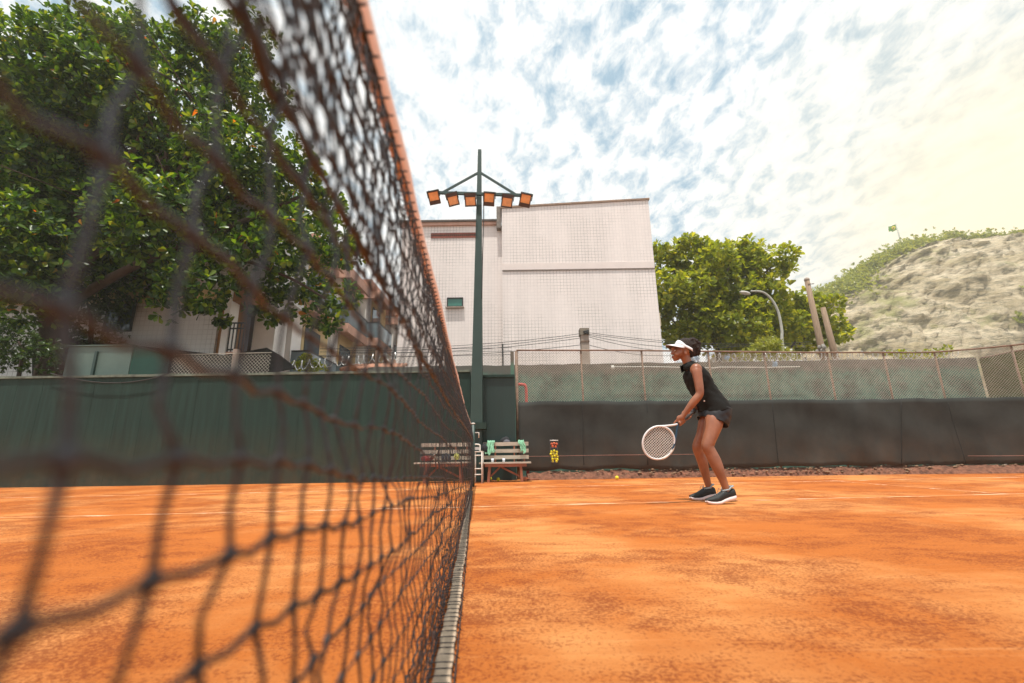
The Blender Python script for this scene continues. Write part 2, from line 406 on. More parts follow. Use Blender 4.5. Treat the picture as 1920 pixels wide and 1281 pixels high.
def make_net(rows, off0, cell_shift, rmul):
    ss = [S0+CELL*(i+cell_shift) for i in range(ns)]
    nodes = {}
    jr = {}
    for j, u in enumerate(rows):
        w1 = fbm1(ns, 30, .0045); w2 = fbm1(ns, 24, .0038); w3 = fbm1(ns, 60, .0035)
        for i, s in enumerate(ss):
            edge = 1 if 0 < u < .96 else .15
            nodes[i, j] = net_pt(u, s+w3[i]*edge, off0+w1[i]*edge, w2[i]*edge)
    mb = MB(); mb.smooth = True
    R0 = .0015*rmul
    for j in range(len(rows)):      # horizontals, sagging a little between knots
        pts = []; rad = []
        for i in range(ns-1):
            a, c = nodes[i, j], nodes[i+1, j]; near = ss[i] < 1.6
            pts.append(a); rad.append(R0*(1.9 if ss[i] < .6 else 1.35) if near else R0*.8)
            if near:
                e = rng.normal(0, .0012, 3)
                pts += [a*.86+c*.14, a*.5+c*.5+np.array([0, 0, -.003])+e, a*.14+c*.86]; rr = 1.25 if ss[i] < .4 else .75; rad += [R0*rr, R0*rr*.95, R0*rr]
        mb.tube(pts, rad, 5)
    for i in range(ns-1):
        pts = []; rad = []
        near = ss[i] < 1.6; R0 = .0014*rmul*(1 if ss[i] < .6 else (.75 if ss[i] < 2 else .55))
        for j in range(len(rows)-1):
            a, c = nodes[i, j], nodes[i, j+1]; pts.append(a); rad.append(R0*1.3)
            L = CELL*.05
            e = rng.normal(0, .0022, 3); e[2] *= .3
            pts += [a*.5+c*.5+e]; rad += [R0]
            if near: mb.ell(a, (R0*2.2, R0*3.5, R0*2.7), 8, 6)
            elif ss[i] < 4.2: mb.ell(a, R0*2.4, 5, 4)
        pts.append(nodes[i, len(rows)-1]); rad.append(R0)
        mb.tube(pts, rad, 5)
    return mb
rows = [0.0]+[(.473+(j-11)*.0405)/.898 for j in range(0, 22) if .012 < (.473+(j-11)*.0405)/.898 < .985]+[1.0]
make_net(rows, 0, 0, 1).build('mesh', 'twine', net)
make_net([u for u in np.linspace(.735, 1, 6)], .003, .45, .85).build('double_mesh', 'twine', net)
make_net([u for u in np.linspace(.735, 1, 6)], -.014, .75, .8).build('double_mesh', 'twine', net)
b = MB(); b.smooth = True     # thick cord where the doubled part begins
pp = [net_pt(.735, s, .002+rng.normal(0, .0015), rng.normal(0, .002)) for s in np.arange(S0, S1, .03)]
b.tube(pp, [.0034+.0012*math.sin(i*2.6) for i in range(len(pp))], 6); b.build('cord', 'twine', net)
b = MB(); b.smooth = True     # headband folded over the cable
hp = []
n = 150; wob = fbm1(n, 26, .0022); wob2 = fbm1(n, 20, .0016)
for i in range(n):
    s = S0+(S1-S0)*i/(n-1); hp.append(court(-.1215+wob[i]+(.03*max(0, (s-4)/3)**1.5), s, net_top(s)-.022+wob2[i]))
b.tube(hp, [(.0105, .024)]*n, 14, flat=(0, 0, 1)); b.build('headband', 'vinyl', net)
b = MB(); b.smooth = True      # one cord whipped round the lower edge of the band
pp = []
for i in range(int((S1-S0)/.0075)):
    s = S0+i*.0075; a = i*math.pi/2; dr = (.03*max(0, (s-4)/3)**1.5)
    pp.append(court(-.1215+dr+.0125*math.cos(a), s, net_top(s)-.044+.006*math.sin(a)))
b.tube(pp, .0013, 5); b.build('lacing', 'twine', net)
b = MB(); b.smooth = True     # bottom band lying on the clay, wrapped by the lacing
n = 160; wob = fbm1(n, 18, .002); bp = []
for i in range(n):
    s = S0+(S1-.9-S0)*i/(n-1); bp.append(court(-.069+wob[i], s, .013))
b.tube(bp, [(.020+.002*math.sin(i*1.9), .0042) for i in range(n)], 10, flat=(0, 0, 1)); b.build('bottom_band', 'band', net)
b = MB(); b.smooth = True
for i in range(int((S1-.9-S0)/.036)):
    s = S0+i*.036+rng.normal(0, .004); e = rng.normal(0, .004)
    b.tube([court(-.112+e, s+.008, .012+.004*math.sin(i*1.7)), court(-.088+e, s+.006, .016), court(-.069+e, s, .0185), court(-.052, s, .018), court(-.043+e, s+.003, .006)], .0012, 4)
for k, (nx, z) in enumerate([(-.044, .009), (-.098, .010), (-.120, .020), (-.136, .034)]):
    pts = []
    for i in range(int((S1-.9-S0)/.02)):
        s = S0+i*.02; sc = 1 if k else .25
        pts.append(court(nx+rng.normal(0, .0022)*sc, s, max(.003, z+rng.normal(0, .0022)*sc+(.006*math.sin(i*.7+k) if k > 1 else 0))))
    b.tube(pts, [.0017+.0008*(i % 2) for i in range(len(pts))], 5)
b.build('bottom_lacing', 'twine', net)
# far net post
pt = thing('net_post', court(-.05, 7.22, 0), 'slim dark net post at the far end of the net', 'net post')
b = MB(); b.smooth = True; c = court(-.05, 7.22); b.tube([c, c+(0, 0, .93)], .028, 14); b.build('post', 'grn_mast', pt)
b = MB(); b.ell(c+(0, 0, .94), (.032, .032, .014)); b.smooth = True; b.build('cap', 'white_tube', pt)
b = MB(); b.smooth = True; b.tube([c+(.03, 0, .80), c+(.09, -.02, .80), c+(.09, -.02, .72)], .008, 8); b.build('crank', 'white_tube', pt)

# ------------------------------------------------------------------ left wall and the panel by the mast
WY = 8.80
def wallbox(x0, x1, y0, y1, z0, z1): b = MB(); b.box((x0, y0, z0), (x1, y1, z1)); return b
zt = float(P(440, 701, WY)[2])
xm = float(P(700, 800, WY)[0]); xl = -16.0
w = thing('boundary_wall', (-7, WY, 0), 'long green painted boundary wall left of the floodlight mast', 'wall')
b = MB()
nx = 60
xs = np.linspace(xl, float(P(881, 800, WY)[0]), nx+1)
for i in range(nx):       # shallow ribs of the sheeting
    d = .0025*(i % 2); b.box((xs[i], WY+d, -.01), (xs[i+1]-.0005, WY+.15, zt-.035))
b.build('wall_face', 'grn_wall', w)
b = MB(); n = 90; xs2 = np.linspace(xl, float(P(881, 800, WY)[0]), n); hh = fbm1(n, 30, .006)
for i in range(n-1):
    b.hexa([(xs2[i], WY-.03, zt-.034), (xs2[i+1], WY-.03, zt-.034), (xs2[i+1], WY+.19, zt-.034), (xs2[i], WY+.19, zt-.034)],
           [(xs2[i], WY-.03, zt+.01+hh[i]), (xs2[i+1], WY-.03, zt+.01+hh[i+1]), (xs2[i+1], WY+.19, zt+.01+hh[i+1]), (xs2[i], WY+.19, zt+.01+hh[i])])
b.build('coping', simple('stained_coping', (.12, .15, .12), .9, .45, 9, .3), w)
b = MB(); x0 = float(P(885, 800, WY)[0]); x1 = float(P(966, 760, WY)[0]); zt2 = float(P(930, 703, WY)[2])
w2 = thing('panel_wall', ((x0+x1)/2, WY, 0), 'dark green panel wall behind the right bench, between mast and wire fence', 'wall')
b.box((x0, WY+.02, -.01), (x1, WY+.12, zt2-.05)); b.build('panel', 'grn_dark', w2)
b = MB(); b.box((x0, WY-.02, zt2-.049), (x1, WY+.14, zt2)); b.build('ledge', 'grn_wall', w2)
# cable hanging on the left wall
b = MB(); b.smooth = True
a0, a1, am = P(95, 700, WY-.06), P(322, 698, WY-.06), P(215, 718, WY-.06)
b.tube([a0*(1-t)**2+2*t*(1-t)*(am*2-(a0+a1)/2)+a1*t*t for t in np.linspace(0, 1, 24)], .009, 6)
b.build('hanging_cable', 'cable', label='black cable sagging across the top of the green wall below the metal booth', cat='cable')
# grey-green booth above the left wall
bx = thing('metal_booth', (-8.5, 9.6, 0), 'grey green sheet metal booth rising behind the left wall under the tree', 'booth')
A = P(130, 650, 9.2); B = P(250, 650, 9.2); top = float(A[2])
b = MB(); b.box((A[0], 9.2, .02), (B[0]-.006, 10.25, top)); b.build('body', 'grn_box', bx)
b = MB(); b.box((B[0]-.004, 9.23, 1.2), (B[0]+.01, 10.22, top-.02)); b.build('side_panel', 'teal_box', bx)
b = MB(); sx = float(P(178, 675, 9.2)[0]); b.box((sx, 9.16, 1.4), (sx+.05, 9.198, top-.12)); b.build('batten', 'grn_mast', bx)
b = MB(); b.box((A[0]-.03, 9.165, top+.001), (B[0]+.03, 10.28, top+.02)); b.build('roof', 'grn_box', bx)

# chain link helper ------------------------------------------------
def chain(mb, p0, p1, z0a, z0b, z1a, z1b, c=.055, r=.0017, wob=.0):
    """diagonal wires filling the vertical panel p0-p1 (xy), bottom z0, top z1 at either end"""
    p0 = np.array(p0[:2], float); p1 = np.array(p1[:2], float); L = np.linalg.norm(p1-p0); d = (p1-p0)/L
    lo = lambda u: z0a+(z0b-z0a)*u/L
    hi = lambda u: z1a+(z1b-z1a)*u/L
    Hm = max(z1a-z0a, z1b-z0b)+abs(z0a-z0b)
    zb = min(z0a, z0b)
    step = c*1.0
    k = -int(Hm/step)-2
    while k*step < L+Hm+step:
        for sgn in (1, -1):
            # line u = k*step + sgn*(z - zb)   (for -1: starts right and goes left)
            def uz(z): return k*step+(z-zb) if sgn > 0 else k*step-(z-zb)
            # sample and clip
            N_ = 12; prev = None; seg = []
            za, zc = zb, zb+Hm
            ts = np.linspace(za, zc, 40)
            ok = [z for z in ts if 0 <= uz(z) <= L and lo(uz(z)) <= z <= hi(uz(z))]
            if len(ok) >= 2:
                z_a, z_b = ok[0], ok[-1]
                ua, ub = uz(z_a), uz(z_b); oy = .002*sgn
                q0 = np.array([*(p0+d*ua), z_a]); q1 = np.array([*(p0+d*ub), z_b]); nrm = np.array([-d[1], d[0], 0])
                mid = [q0*(1-t)+q1*t+nrm*(oy+wob*math.sin(3.1*(ua+(ub-ua)*t)+k)) for t in np.linspace(0, 1, 3)]
                mb.tube(mid, r, 4, cap=False)
        k += 1

# ------------------------------------------------------------------ right fence
fence = thing('wire_fence', (4.5, 9.0, 0), 'long chain link fence with rusty posts and dark windscreen right of the benches', 'fence')
pxs = [968, 1089, 1203, 1328, 1433, 1552, 1657, 1753, 1897, 2075]
rys = [657, 657, 657.5, 659, 660, 661, 661, 660, 647.5, 626]
FY = [8.98]*8+[8.72, 8.25]
tops = [P(x, y, Y) for x, y, Y in zip(pxs, rys, FY)]
b = MB(); b.smooth = True
rail = spline([t for t in tops], 5); b.tube(rail, .017, 10); b.build('top_rail', 'rust', fence)
for i, t in enumerate(tops):
    b = MB(); b.smooth = True; b.tube([(t[0], t[1]+.02, 0), (t[0], t[1]+.02, t[2]-.01)], .020 if i else .032, 10)
    b.build('post', 'rust', fence)
b = MB(); t = tops[0]; b.box((t[0]-.12, t[1]-.01, -.01), (t[0]-.05, t[1]+.08, t[2]-.02)); b.build('end_post', 'mossy', fence)
def scr_top(i): return float(P(pxs[i], [753, 753.5, 753, 752, 751, 750, 749, 748, 745, 740][i], FY[i]-.03)[2])
mb = MB()
for i in range(len(tops)-1):
    chain(mb, tops[i], tops[i+1], scr_top(i)-.05, scr_top(i+1)-.05, tops[i][2]-.015, tops[i+1][2]-.015, .050, .0026, .004)
mb.build('wire_mesh', 'wire', fence)
# windscreen cloth
pts = []; SX = np.linspace(float(tops[0][0])+.02, float(tops[-1][0]), 220)
tx = [t[0] for t in tops]; ty = [t[1] for t in tops]
nz = 16; w1 = fbm1(220, 26, .017); w2 = fbm1(220, 40, .006); edge = fbm1(220, 34, .010); botw = fbm1(220, 28, .014)
Vv = []; zb_ = .135
for i, x in enumerate(SX):
    y = np.interp(x, tx, ty)-.070; ztp = np.interp(x, tx, [scr_top(k) for k in range(len(tops))])+edge[i]*.6
    for j in range(nz):
        t = j/(nz-1); z = (zb_+botw[i]+.02)*(1-t)+ztp*t
        fold = w1[i]*(math.sin(math.pi*t)*.8+.3)*1.6+w2[i]*t+.006*math.sin(x*3+z*9)
        Vv.append((x, y+fold, z))
Fq = [(i*nz+j, (i+1)*nz+j, (i+1)*nz+j+1, i*nz+j+1) for i in range(219) for j in range(nz-1)]
scr = arr('windscreen', Vv, Fq, 'screen', fence, smooth=True)
mdf = scr.modifiers.new('t', 'SOLIDIFY'); mdf.thickness = .004
for (xa, xb) in [(1213, 1214), (1448, 1460), (1690, 1690), (1776, 1812), (1092, 1094)]:
    b = MB(); b.smooth = True; Yq = 8.885 if xa < 1770 else 8.84
    p_, q_ = P(xa, 753, Yq-.02), P(xb, 872, Yq-.02); b.tube([p_*(1-t)+q_*t+np.array([rng.normal(0, .004), 0, 0]) for t in np.linspace(0, 1, 8)], (.005), 5); b.build('seam', 'seam', fence)
b = MB(); b.smooth = True; yy = [855.5, 855, 855, 856, 857, 856]; b.tube(spline([P(x, y, 8.84) for x, y in zip([975, 1030, 1100, 1200, 1300, 1345], [856, 855.5, 854, 853, 852, 853])], 5), .0045, 5); b.build('rope', 'rope', fence)
b = MB(); b.smooth = True; b.tube([P(1815, 855, 8.6), P(1870, 855, 8.5), P(1960, 854, 8.3)], .005, 5); b.build('rope', 'rope', fence)
# torn soil bank under the screen
n = 300; xs3 = np.linspace(.25, 12.5, n); Vv = []; rowsn = 9
hA = fbm1(n, 60, .018); hB = fbm1(n, 90, .02)
for i, x in enumerate(xs3):
    yb = np.interp(x, tx, ty); fy = float(np.interp(x, [.25, 2.4, 5.5, 7.5, 12.5], [8.68, 8.82, 8.84, 8.80, 8.05]))
    for j in range(rowsn):
        t = j/(rowsn-1); y = fy+(yb+.12-fy)*t; z = (-.005 if j == 0 else (.02+.115*min(1, t*2.2))+hA[i]*t+rng.normal(0, .009))
        Vv.append((x, y+hB[i]*.5, z))
Fq = [(i*rowsn+j, (i+1)*rowsn+j, (i+1)*rowsn+j+1, i*rowsn+j+1) for i in range(n-1) for j in range(rowsn-1)]
arr('soil_bank', Vv, Fq, 'soil', kind='structure')
# rubble and dry scraps on the bank: nobody could count it
mb = MB()
for k in range(520):
    x = rng.uniform(.4, 11.8); yb = np.interp(x, tx, ty); s_ = abs(rng.normal(.008, .006))+.003
    if 6.5 < x: s_ *= 1.15
    mb.ell((x, yb-.06-rng.uniform(0, .09), .10+rng.uniform(-.07, .055)), (s_*1.6, s_, s_*.7), 6, 4)
mb.build('rubble', simple('mixed_rubble', (.22, .14, .085), .95, .75, 22, .4), kind='stuff', label='loose stones and dry scraps along the foot of the windscreen')

# ------------------------------------------------------------------ weathered concrete wall behind
def czt(x): return float(P(x, 680, 10.6)[2])
cw = MB(); xa = float(P(690, 690, 10.6)[0]); xb = float(P(1835, 690, 10.6)[0]); n = 120; xs4 = np.linspace(xa, xb, n); hh = fbm1(n, 40, .008)
for i in range(n-1):
    cw.hexa([(xs4[i], 10.6, 0), (xs4[i+1], 10.6, 0), (xs4[i+1], 10.8, 0), (xs4[i], 10.8, 0)],
            [(xs4[i], 10.6, 2.52+hh[i]), (xs4[i+1], 10.6, 2.52+hh[i+1]), (xs4[i+1], 10.8, 2.52+hh[i+1]), (xs4[i], 10.8, 2.52+hh[i])])
cw.build('concrete_wall', 'mossy', label='weathered green concrete wall seen through the chain link fence', cat='wall')
gs = thing('shade_screen', (12, 9.6, 0), 'olive green mesh screen on a frame at the far right corner behind the fence', 'screen')
b = MB(); q = [P(1838, 672, 10.5), P(1850, 671, 10.3), P(1900, 660, 9.6), P(2080, 632, 9.0)]
for i in range(3):
    b.hexa([(q[i][0], q[i][1], 0), (q[i+1][0], q[i+1][1], 0), (q[i+1][0], q[i+1][1]+.03, 0), (q[i][0], q[i][1]+.03, 0)],
           [q[i], q[i+1], q[i+1]+(0, .03, 0), q[i]+(0, .03, 0)])
b.build('mesh_sheet', 'greenmesh', gs)
b = MB(); b.smooth = True; b.tube([v+np.array([0, -.03, 0.01]) for v in q], .02, 8); b.build('frame', 'rust', gs)

# pipes on the wall
b = MB(); b.smooth = True
b.tube([P(x, y, 10.45) for x, y in [(1148, 688), (1230, 688), (1300, 689.5), (1340, 690), (1350, 688.5), (1440, 689), (1500, 687.5)]], .010, 8)
b.ell(P(1149, 689, 10.42), (.045, .03, .05)); b.build('white_pipe', 'whitepipe', label='thin white pipe running along the concrete wall behind the player', cat='pipe')
b = MB(); b.smooth = True
b.tube([P(966, 721, 9.6), P(978, 721, 9.6), P(984, 722, 9.6), P(986, 726, 9.6), P(987, 740, 9.6), P(987, 760, 9.6), (P(987, 760, 9.6)[0], 9.6, 0)], .032, 10)
b.build('red_pipe', 'redpipe', label='bent red pipe behind the wire fence next to its first post', cat='pipe')

# razor wire
def coil(pa, pb, r, pitch, name, label):
    pa = np.array(pa); pb = np.array(pb); L = np.linalg.norm(pb-pa); d = (pb-pa)/L; up = np.array([0, 0, 1.]); sd = np.cross(d, up)
    n = int(L/pitch*12); pts = []
    for i in range(n):
        t = i/12*2*math.pi; rr = r*(1+.10*math.sin(i*.37)+.05*rng.normal()); s_ = L*i/n+.03*math.sin(i*.21)
        pts.append(pa+d*s_+up*(rr*math.sin(t)+r)+sd*rr*math.cos(t)*.9+d*rr*.28*math.cos(t))
    b = MB(); b.tube(pts, .007, 4)
    for i in range(0, n, 2):
        p = pts[i]; b.box(p-.010, p+.010)
    b.build(name, 'razor', label=label, cat='razor wire')
z0 = 2.53
coil((P(1255, 679, 10.7)[0], 10.7, z0), (P(1800, 679, 10.7)[0], 10.7, z0), .105, .17, 'razor_wire', 'coiled razor wire along the top of the concrete wall behind the player')
coil(P(545, 694, 9.9), P(745, 676, 10.9), .10, .17, 'razor_wire', 'coiled razor wire left of the net top, below the apartment balconies')

rag = None
for (x, y, w_, h_, lab) in [(1303, 673, .10, .07, 'pale blue plastic scrap caught in the razor wire right behind the neck of the player'), (1328, 667, .035, .07, 'pale blue plastic scrap on the razor wire just right of the hair bun'), (1363, 671, .05, .05, 'pale blue plastic scrap on the razor wire well right of the player'), (1453, 684, .05, .07, 'pale scrap hanging on the concrete wall by the end of the white pipe')]:
    c = P(x, y, 10.55); b = MB(); g_ = np.random.default_rng(int(x)); n_ = 9; vs = []
    for i in range(n_):
        for j in range(n_):
            u, v = i/(n_-1)-.5, j/(n_-1)-.5; k_ = .6+.6*abs(math.sin(5*math.atan2(v, u)+x)); vs.append(c+np.array([u*w_*2*k_, .04*math.sin(u*9+v*5), v*h_*2*k_]))
    b.add(vs, [(i*n_+j, (i+1)*n_+j, (i+1)*n_+j+1, i*n_+j+1) for i in range(n_-1) for j in range(n_-1)])
    o = b.build('plastic_scrap', simple('pale_blue_plastic', (.42, .58, .70), .5, .3, 30) if rag is None else rag, label=lab, cat='scrap', group='plastic scraps on the razor wire'); rag = o.data.materials[0]
# chain link above the left wall
lf = thing('low_wire_fence', (-5, 9.4, 0), 'short chain link fence above the left green wall by the concrete post', 'fence')
mb = MB(); pa = P(318, 700, 9.5); pb_ = P(505, 698, 9.5); ztop = float(P(440, 664, 9.5)[2])
chain(mb, pa, pb_, 1.9, 1.9, ztop-.02, ztop, .075, .003)
mb.build('wire_mesh', 'wire', lf)
b = MB(); b.smooth = True; b.tube([(pa[0], 9.5, ztop), (pb_[0], 9.5, ztop+.02)], .008, 6); b.build('top_wire', 'wire', lf)
b = MB(); c = P(443, 655, 9.55); b.box((c[0]-.045, 9.52, 0), (c[0]+.045, 9.61, c[2])); b.build('post', 'conc', lf)
lf2 = thing('boundary_wire_fence', (-1.5, 10.5, 0), 'low strands of wire mesh on top of the concrete wall left of the mast', 'fence')
mb = MB(); pa = P(715, 682, 10.65); pb_ = P(963, 682, 10.65); chain(mb, pa, pb_, 2.53, 2.53, 2.86, 2.84, .075, .0025); mb.build('wire_mesh', 'wire', lf2)
for x in (707, 836):
    b = MB(); c = P(x, 658, 10.65); b.box((c[0]-.03, 10.62, 2.4), (c[0]+.03, 10.68, c[2])); b.build('post', 'rust', lf2)
b = MB()
for y in (655, 661, 668): b.tube([P(600, y-1, 10.7), P(800, y, 10.65), P(960, y-3, 10.6)], .006, 4)
b.build('strand', 'cable', lf2)

# ------------------------------------------------------------------ floodlight mast
MY = 8.55
mast = thing('floodlight_mast', (P(895, 905, MY)[0], MY, 0), 'tall dark green floodlight mast with six amber lamps beside the bench', 'floodlight')
tp = P(899.5, 282, MY); cb = P(894, 793, MY)
hw_t = .036; hw_b = .112; xc = float(cb[0])
b = MB(); zb = float(cb[2])
def sq(x, y, h, z): return [(x-h, y-h, z), (x+h, y-h, z), (x+h, y+h, z), (x-h, y+h, z)]
b.hexa(sq(xc, MY, hw_b, zb), sq(float(tp[0]), MY, hw_t, float(tp[2]))); b.build('pole', 'grn_mast', mast)
b = MB(); b.hexa(sq(xc+.01, MY, .17, zb-.12), sq(xc+.01, MY, .17, zb-.002)); b.build('base_collar', 'grn_wall', mast)
b = MB(); b.hexa(sq(xc, MY, .10, 0), sq(xc, MY, .10, zb-.121)); b.build('pedestal', 'grn_dark', mast)
bl, br_ = P(803, 361, MY-.13), P(998, 367, MY-.13)
b = MB(); b.bar(bl, br_, .05, .055); b.build('crossbar', 'grn_mast', mast)
jn = P(899, 323, MY-.02)
for e in (P(832, 360, MY-.10), P(967, 365, MY-.10)):
    b = MB(); b.bar(jn, e, .03, .045); b.build('brace', 'grn_mast', mast)
b = MB(); b.smooth = True; b.tube(spline([P(906, 362, MY-.1), P(907, 400, MY-.1), P(905, 480, MY-.11), P(903.5, 560, MY-.12)], 5), .010, 6); b.build('power_cord', 'cable', mast)
lamps = [(814, 371, 12, 35, 0), (849, 374, 15, 5, 1), (882, 375, 2, 5, 1), (917, 374, -6, 35, 0), (951, 377, -10, 5, 1), (985, 376, -15, 35, 0)]
for (lx, ly, rl, tilt, low) in lamps:
    c = P(lx, ly, MY-.20)
    # the face leans towards the viewer and down
    rr = math.radians(rl); fx = np.array([math.cos(rr), 0, math.sin(rr)])
    ti = math.radians(22 if low else 30); up_ = np.array([-math.sin(rr)*math.cos(ti), math.sin(ti)*-1.0, math.cos(rr)*math.cos(ti)])
    nr_ = np.cross(fx, up_); nr_ = nr_/np.linalg.norm(nr_)   # pointing to -Y (viewer) and down
    if nr_[1] > 0: nr_ = -nr_
    W, Hh, D = .115, .135, .09
    def q(a, c2, d): return c+fx*a*W+up_*c2*Hh+nr_*d
    b = MB()
    b.hexa([q(-1, -1, 0), q(1, -1, 0), q(.72, -.72, -D), q(-.72, -.72, -D)], [q(-1, 1, 0), q(1, 1, 0), q(.72, .72, -D), q(-.72, .72, -D)])
    g0, g1 = (-.82, .42) if low else (-.42, .84)
    # raised rim round the glass
    for a0, a1, c0, c1 in ((-1, 1, g1, 1), (-1, 1, -1, g0), (-1, -.84, g0, g1), (.84, 1, g0, g1)):
        b.hexa([q(a0, c0, .001), q(a1, c0, .001), q(a1, c0, .022), q(a0, c0, .022)], [q(a0, c1, .001), q(a1, c1, .001), q(a1, c1, .022), q(a0, c1, .022)])
    h = b.build('floodlight', 'lamphouse', mast)
    h['_w'] = mast['_w']
    b = MB(); b.hexa([q(-.82, g0+.02, .002), q(.82, g0+.02, .002), q(.82, g0+.02, .012), q(-.82, g0+.02, .012)], [q(-.82, g1-.02, .002), q(.82, g1-.02, .002), q(.82, g1-.02, .012), q(-.82, g1-.02, .012)])
    b.build('glass', 'lampglass', h)
    b = MB(); e = q(0, 1.25, -.05)
    b.bar(q(1.06, .1, -.04), q(1.06, 1.08, -.04), .012, .012); b.bar(q(-1.06, .1, -.04), q(-1.06, 1.08, -.04), .012, .012); b.bar(q(-1.06, 1.08, -.04), q(1.06, 1.08, -.04), .012, .012)
    b.build('bracket', 'grn_mast', h)

# ------------------------------------------------------------------ benches
def bench(cx0, cx1, Y, label):
    """seat edge from pixel cx0 to cx1"""
    L_, R_ = P(cx0, 869, Y), P(cx1, 869, Y); zs = float(L_[2]); x0, x1 = float(L_[0]), float(R_[0])
    t = thing('park_bench', ((x0+x1)/2, Y, 0), label, 'bench', 'slatted wooden benches at the foot of the wall')
    b = MB(); b.box((x0, Y, zs-.012), (x1, Y+.30, zs+.012)); b.build('seat', 'wood_w', t)
    b = MB(); b.box((x0+.10, Y+.015, zs-.065), (x1-.08, Y+.045, zs-.0125)); b.box((x0+.10, Y+.255, zs-.065), (x1-.08, Y+.285, zs-.0125)); b.build('seat_rail', 'wood_r', t)
    for k, (ya, yb) in enumerate([(829, 836), (842, 849), (854, 861)]):
        za, zb = float(P(950, ya, Y+.32)[2]), float(P(950, yb, Y+.32)[2])
        yy = Y+.31+.04*(2-k)/2; xx0, xx1 = x0+.045, x1-.03-.0*k
        b = MB(); b.box((xx0, yy, zb), (xx1, yy+.022, za)); b.build('back_slat', 'wood_w', t)
    ztop = float(P(950, 831, Y+.32)[2])
    for fx in (.30, .68, .88):
        b = MB(); xx = x0+(x1-x0)*fx; b.bar((xx, Y+.345, zs-.05), (xx, Y+.375, ztop), .035, .028); b.build('back_support', 'wood_r', t)
    for fx, lean in ((.20, -.02), (.80, .02)):
        for yy in (Y+.05, Y+.26):
            xx = x0+(x1-x0)*fx; b = MB(); b.bar((xx, yy, zs-.066), (xx+lean, yy, .0), .05, .045); b.build('leg', 'wood_r', t)
    b = MB(); b.bar((x0+(x1-x0)*.80, Y+.15, .08), (x0+(x1-x0)*.42, Y+.15, zs-.07), .04, .03); b.build('diagonal_brace', 'wood_r', t)
    b = MB(); b.bar((x0+(x1-x0)*.20, Y+.15, .08), (x0+(x1-x0)*.40, Y+.15, zs-.07), .04, .03); b.build('diagonal_brace', 'wood_r', t)
    return t, x0, x1, zs
BY = 8.18
b1, bx0, bx1, bz = bench(776, 884, BY, 'slatted bench seen through the net, left of the white chair')
b2, cx0_, cx1_, cz = bench(898, 996, BY, 'slatted bench with two green towels over its back')
# white chair between them
wc = thing('tubular_chair', P(893, 905, 7.95)*(1, 1, 0), 'small white tubular chair with ladder sides between the two benches', 'chair')
CY = 8.0
def pw(x, y, dy=0): return P(x, y, CY+dy)
r_ = .011
for x in (903.5, 889):
    b = MB(); b.smooth = True; q = pw(x, 847); b.tube([(q[0], CY, 0), q], r_, 8); b.build('leg', 'white_tube', wc)
    b = MB(); b.smooth = True; b.tube([(q[0], CY+.30, 0), (q[0], CY+.30, float(q[2]))], r_, 8); b.build('leg', 'white_tube', wc)
    b = MB(); b.smooth = True; b.tube([(q[0], CY, .10), (q[0], CY+.30, .10)], r_*.8, 8); b.build('side_rung', 'white_tube', wc)
xl_, xr_ = float(pw(889, 847)[0]), float(pw(903.5, 847)[0])
for y in (854, 879, 890):
    z_ = float(pw(896, y)[2]); b = MB(); b.smooth = True; b.tube([(xl_, CY, z_), (xr_, CY, z_)], r_*.85, 8); b.build('rung', 'white_tube', wc)
z_ = float(pw(896, 847)[2]); b = MB(); b.box((xl_-.01, CY-.01, z_-.008), (xr_+.01, CY+.31, z_+.01)); b.build('seat', 'white_tube', wc)
b = MB(); b.smooth = True; pb3 = [pw(888, 847, .3), pw(888, 836, .3), pw(889.5, 833.5, .3), pw(897, 833.5, .3), pw(900, 836, .3), pw(900, 847, .3)]; b.tube(spline(pb3, 4), .012, 8); b.build('back_frame', 'white_tube', wc)
b = MB(); b.bar(pw(888, 841, .3), pw(899, 841, .3), .012, .05); b.build('back_pad', simple('grey_pad', (.42, .38, .36), .7), wc)
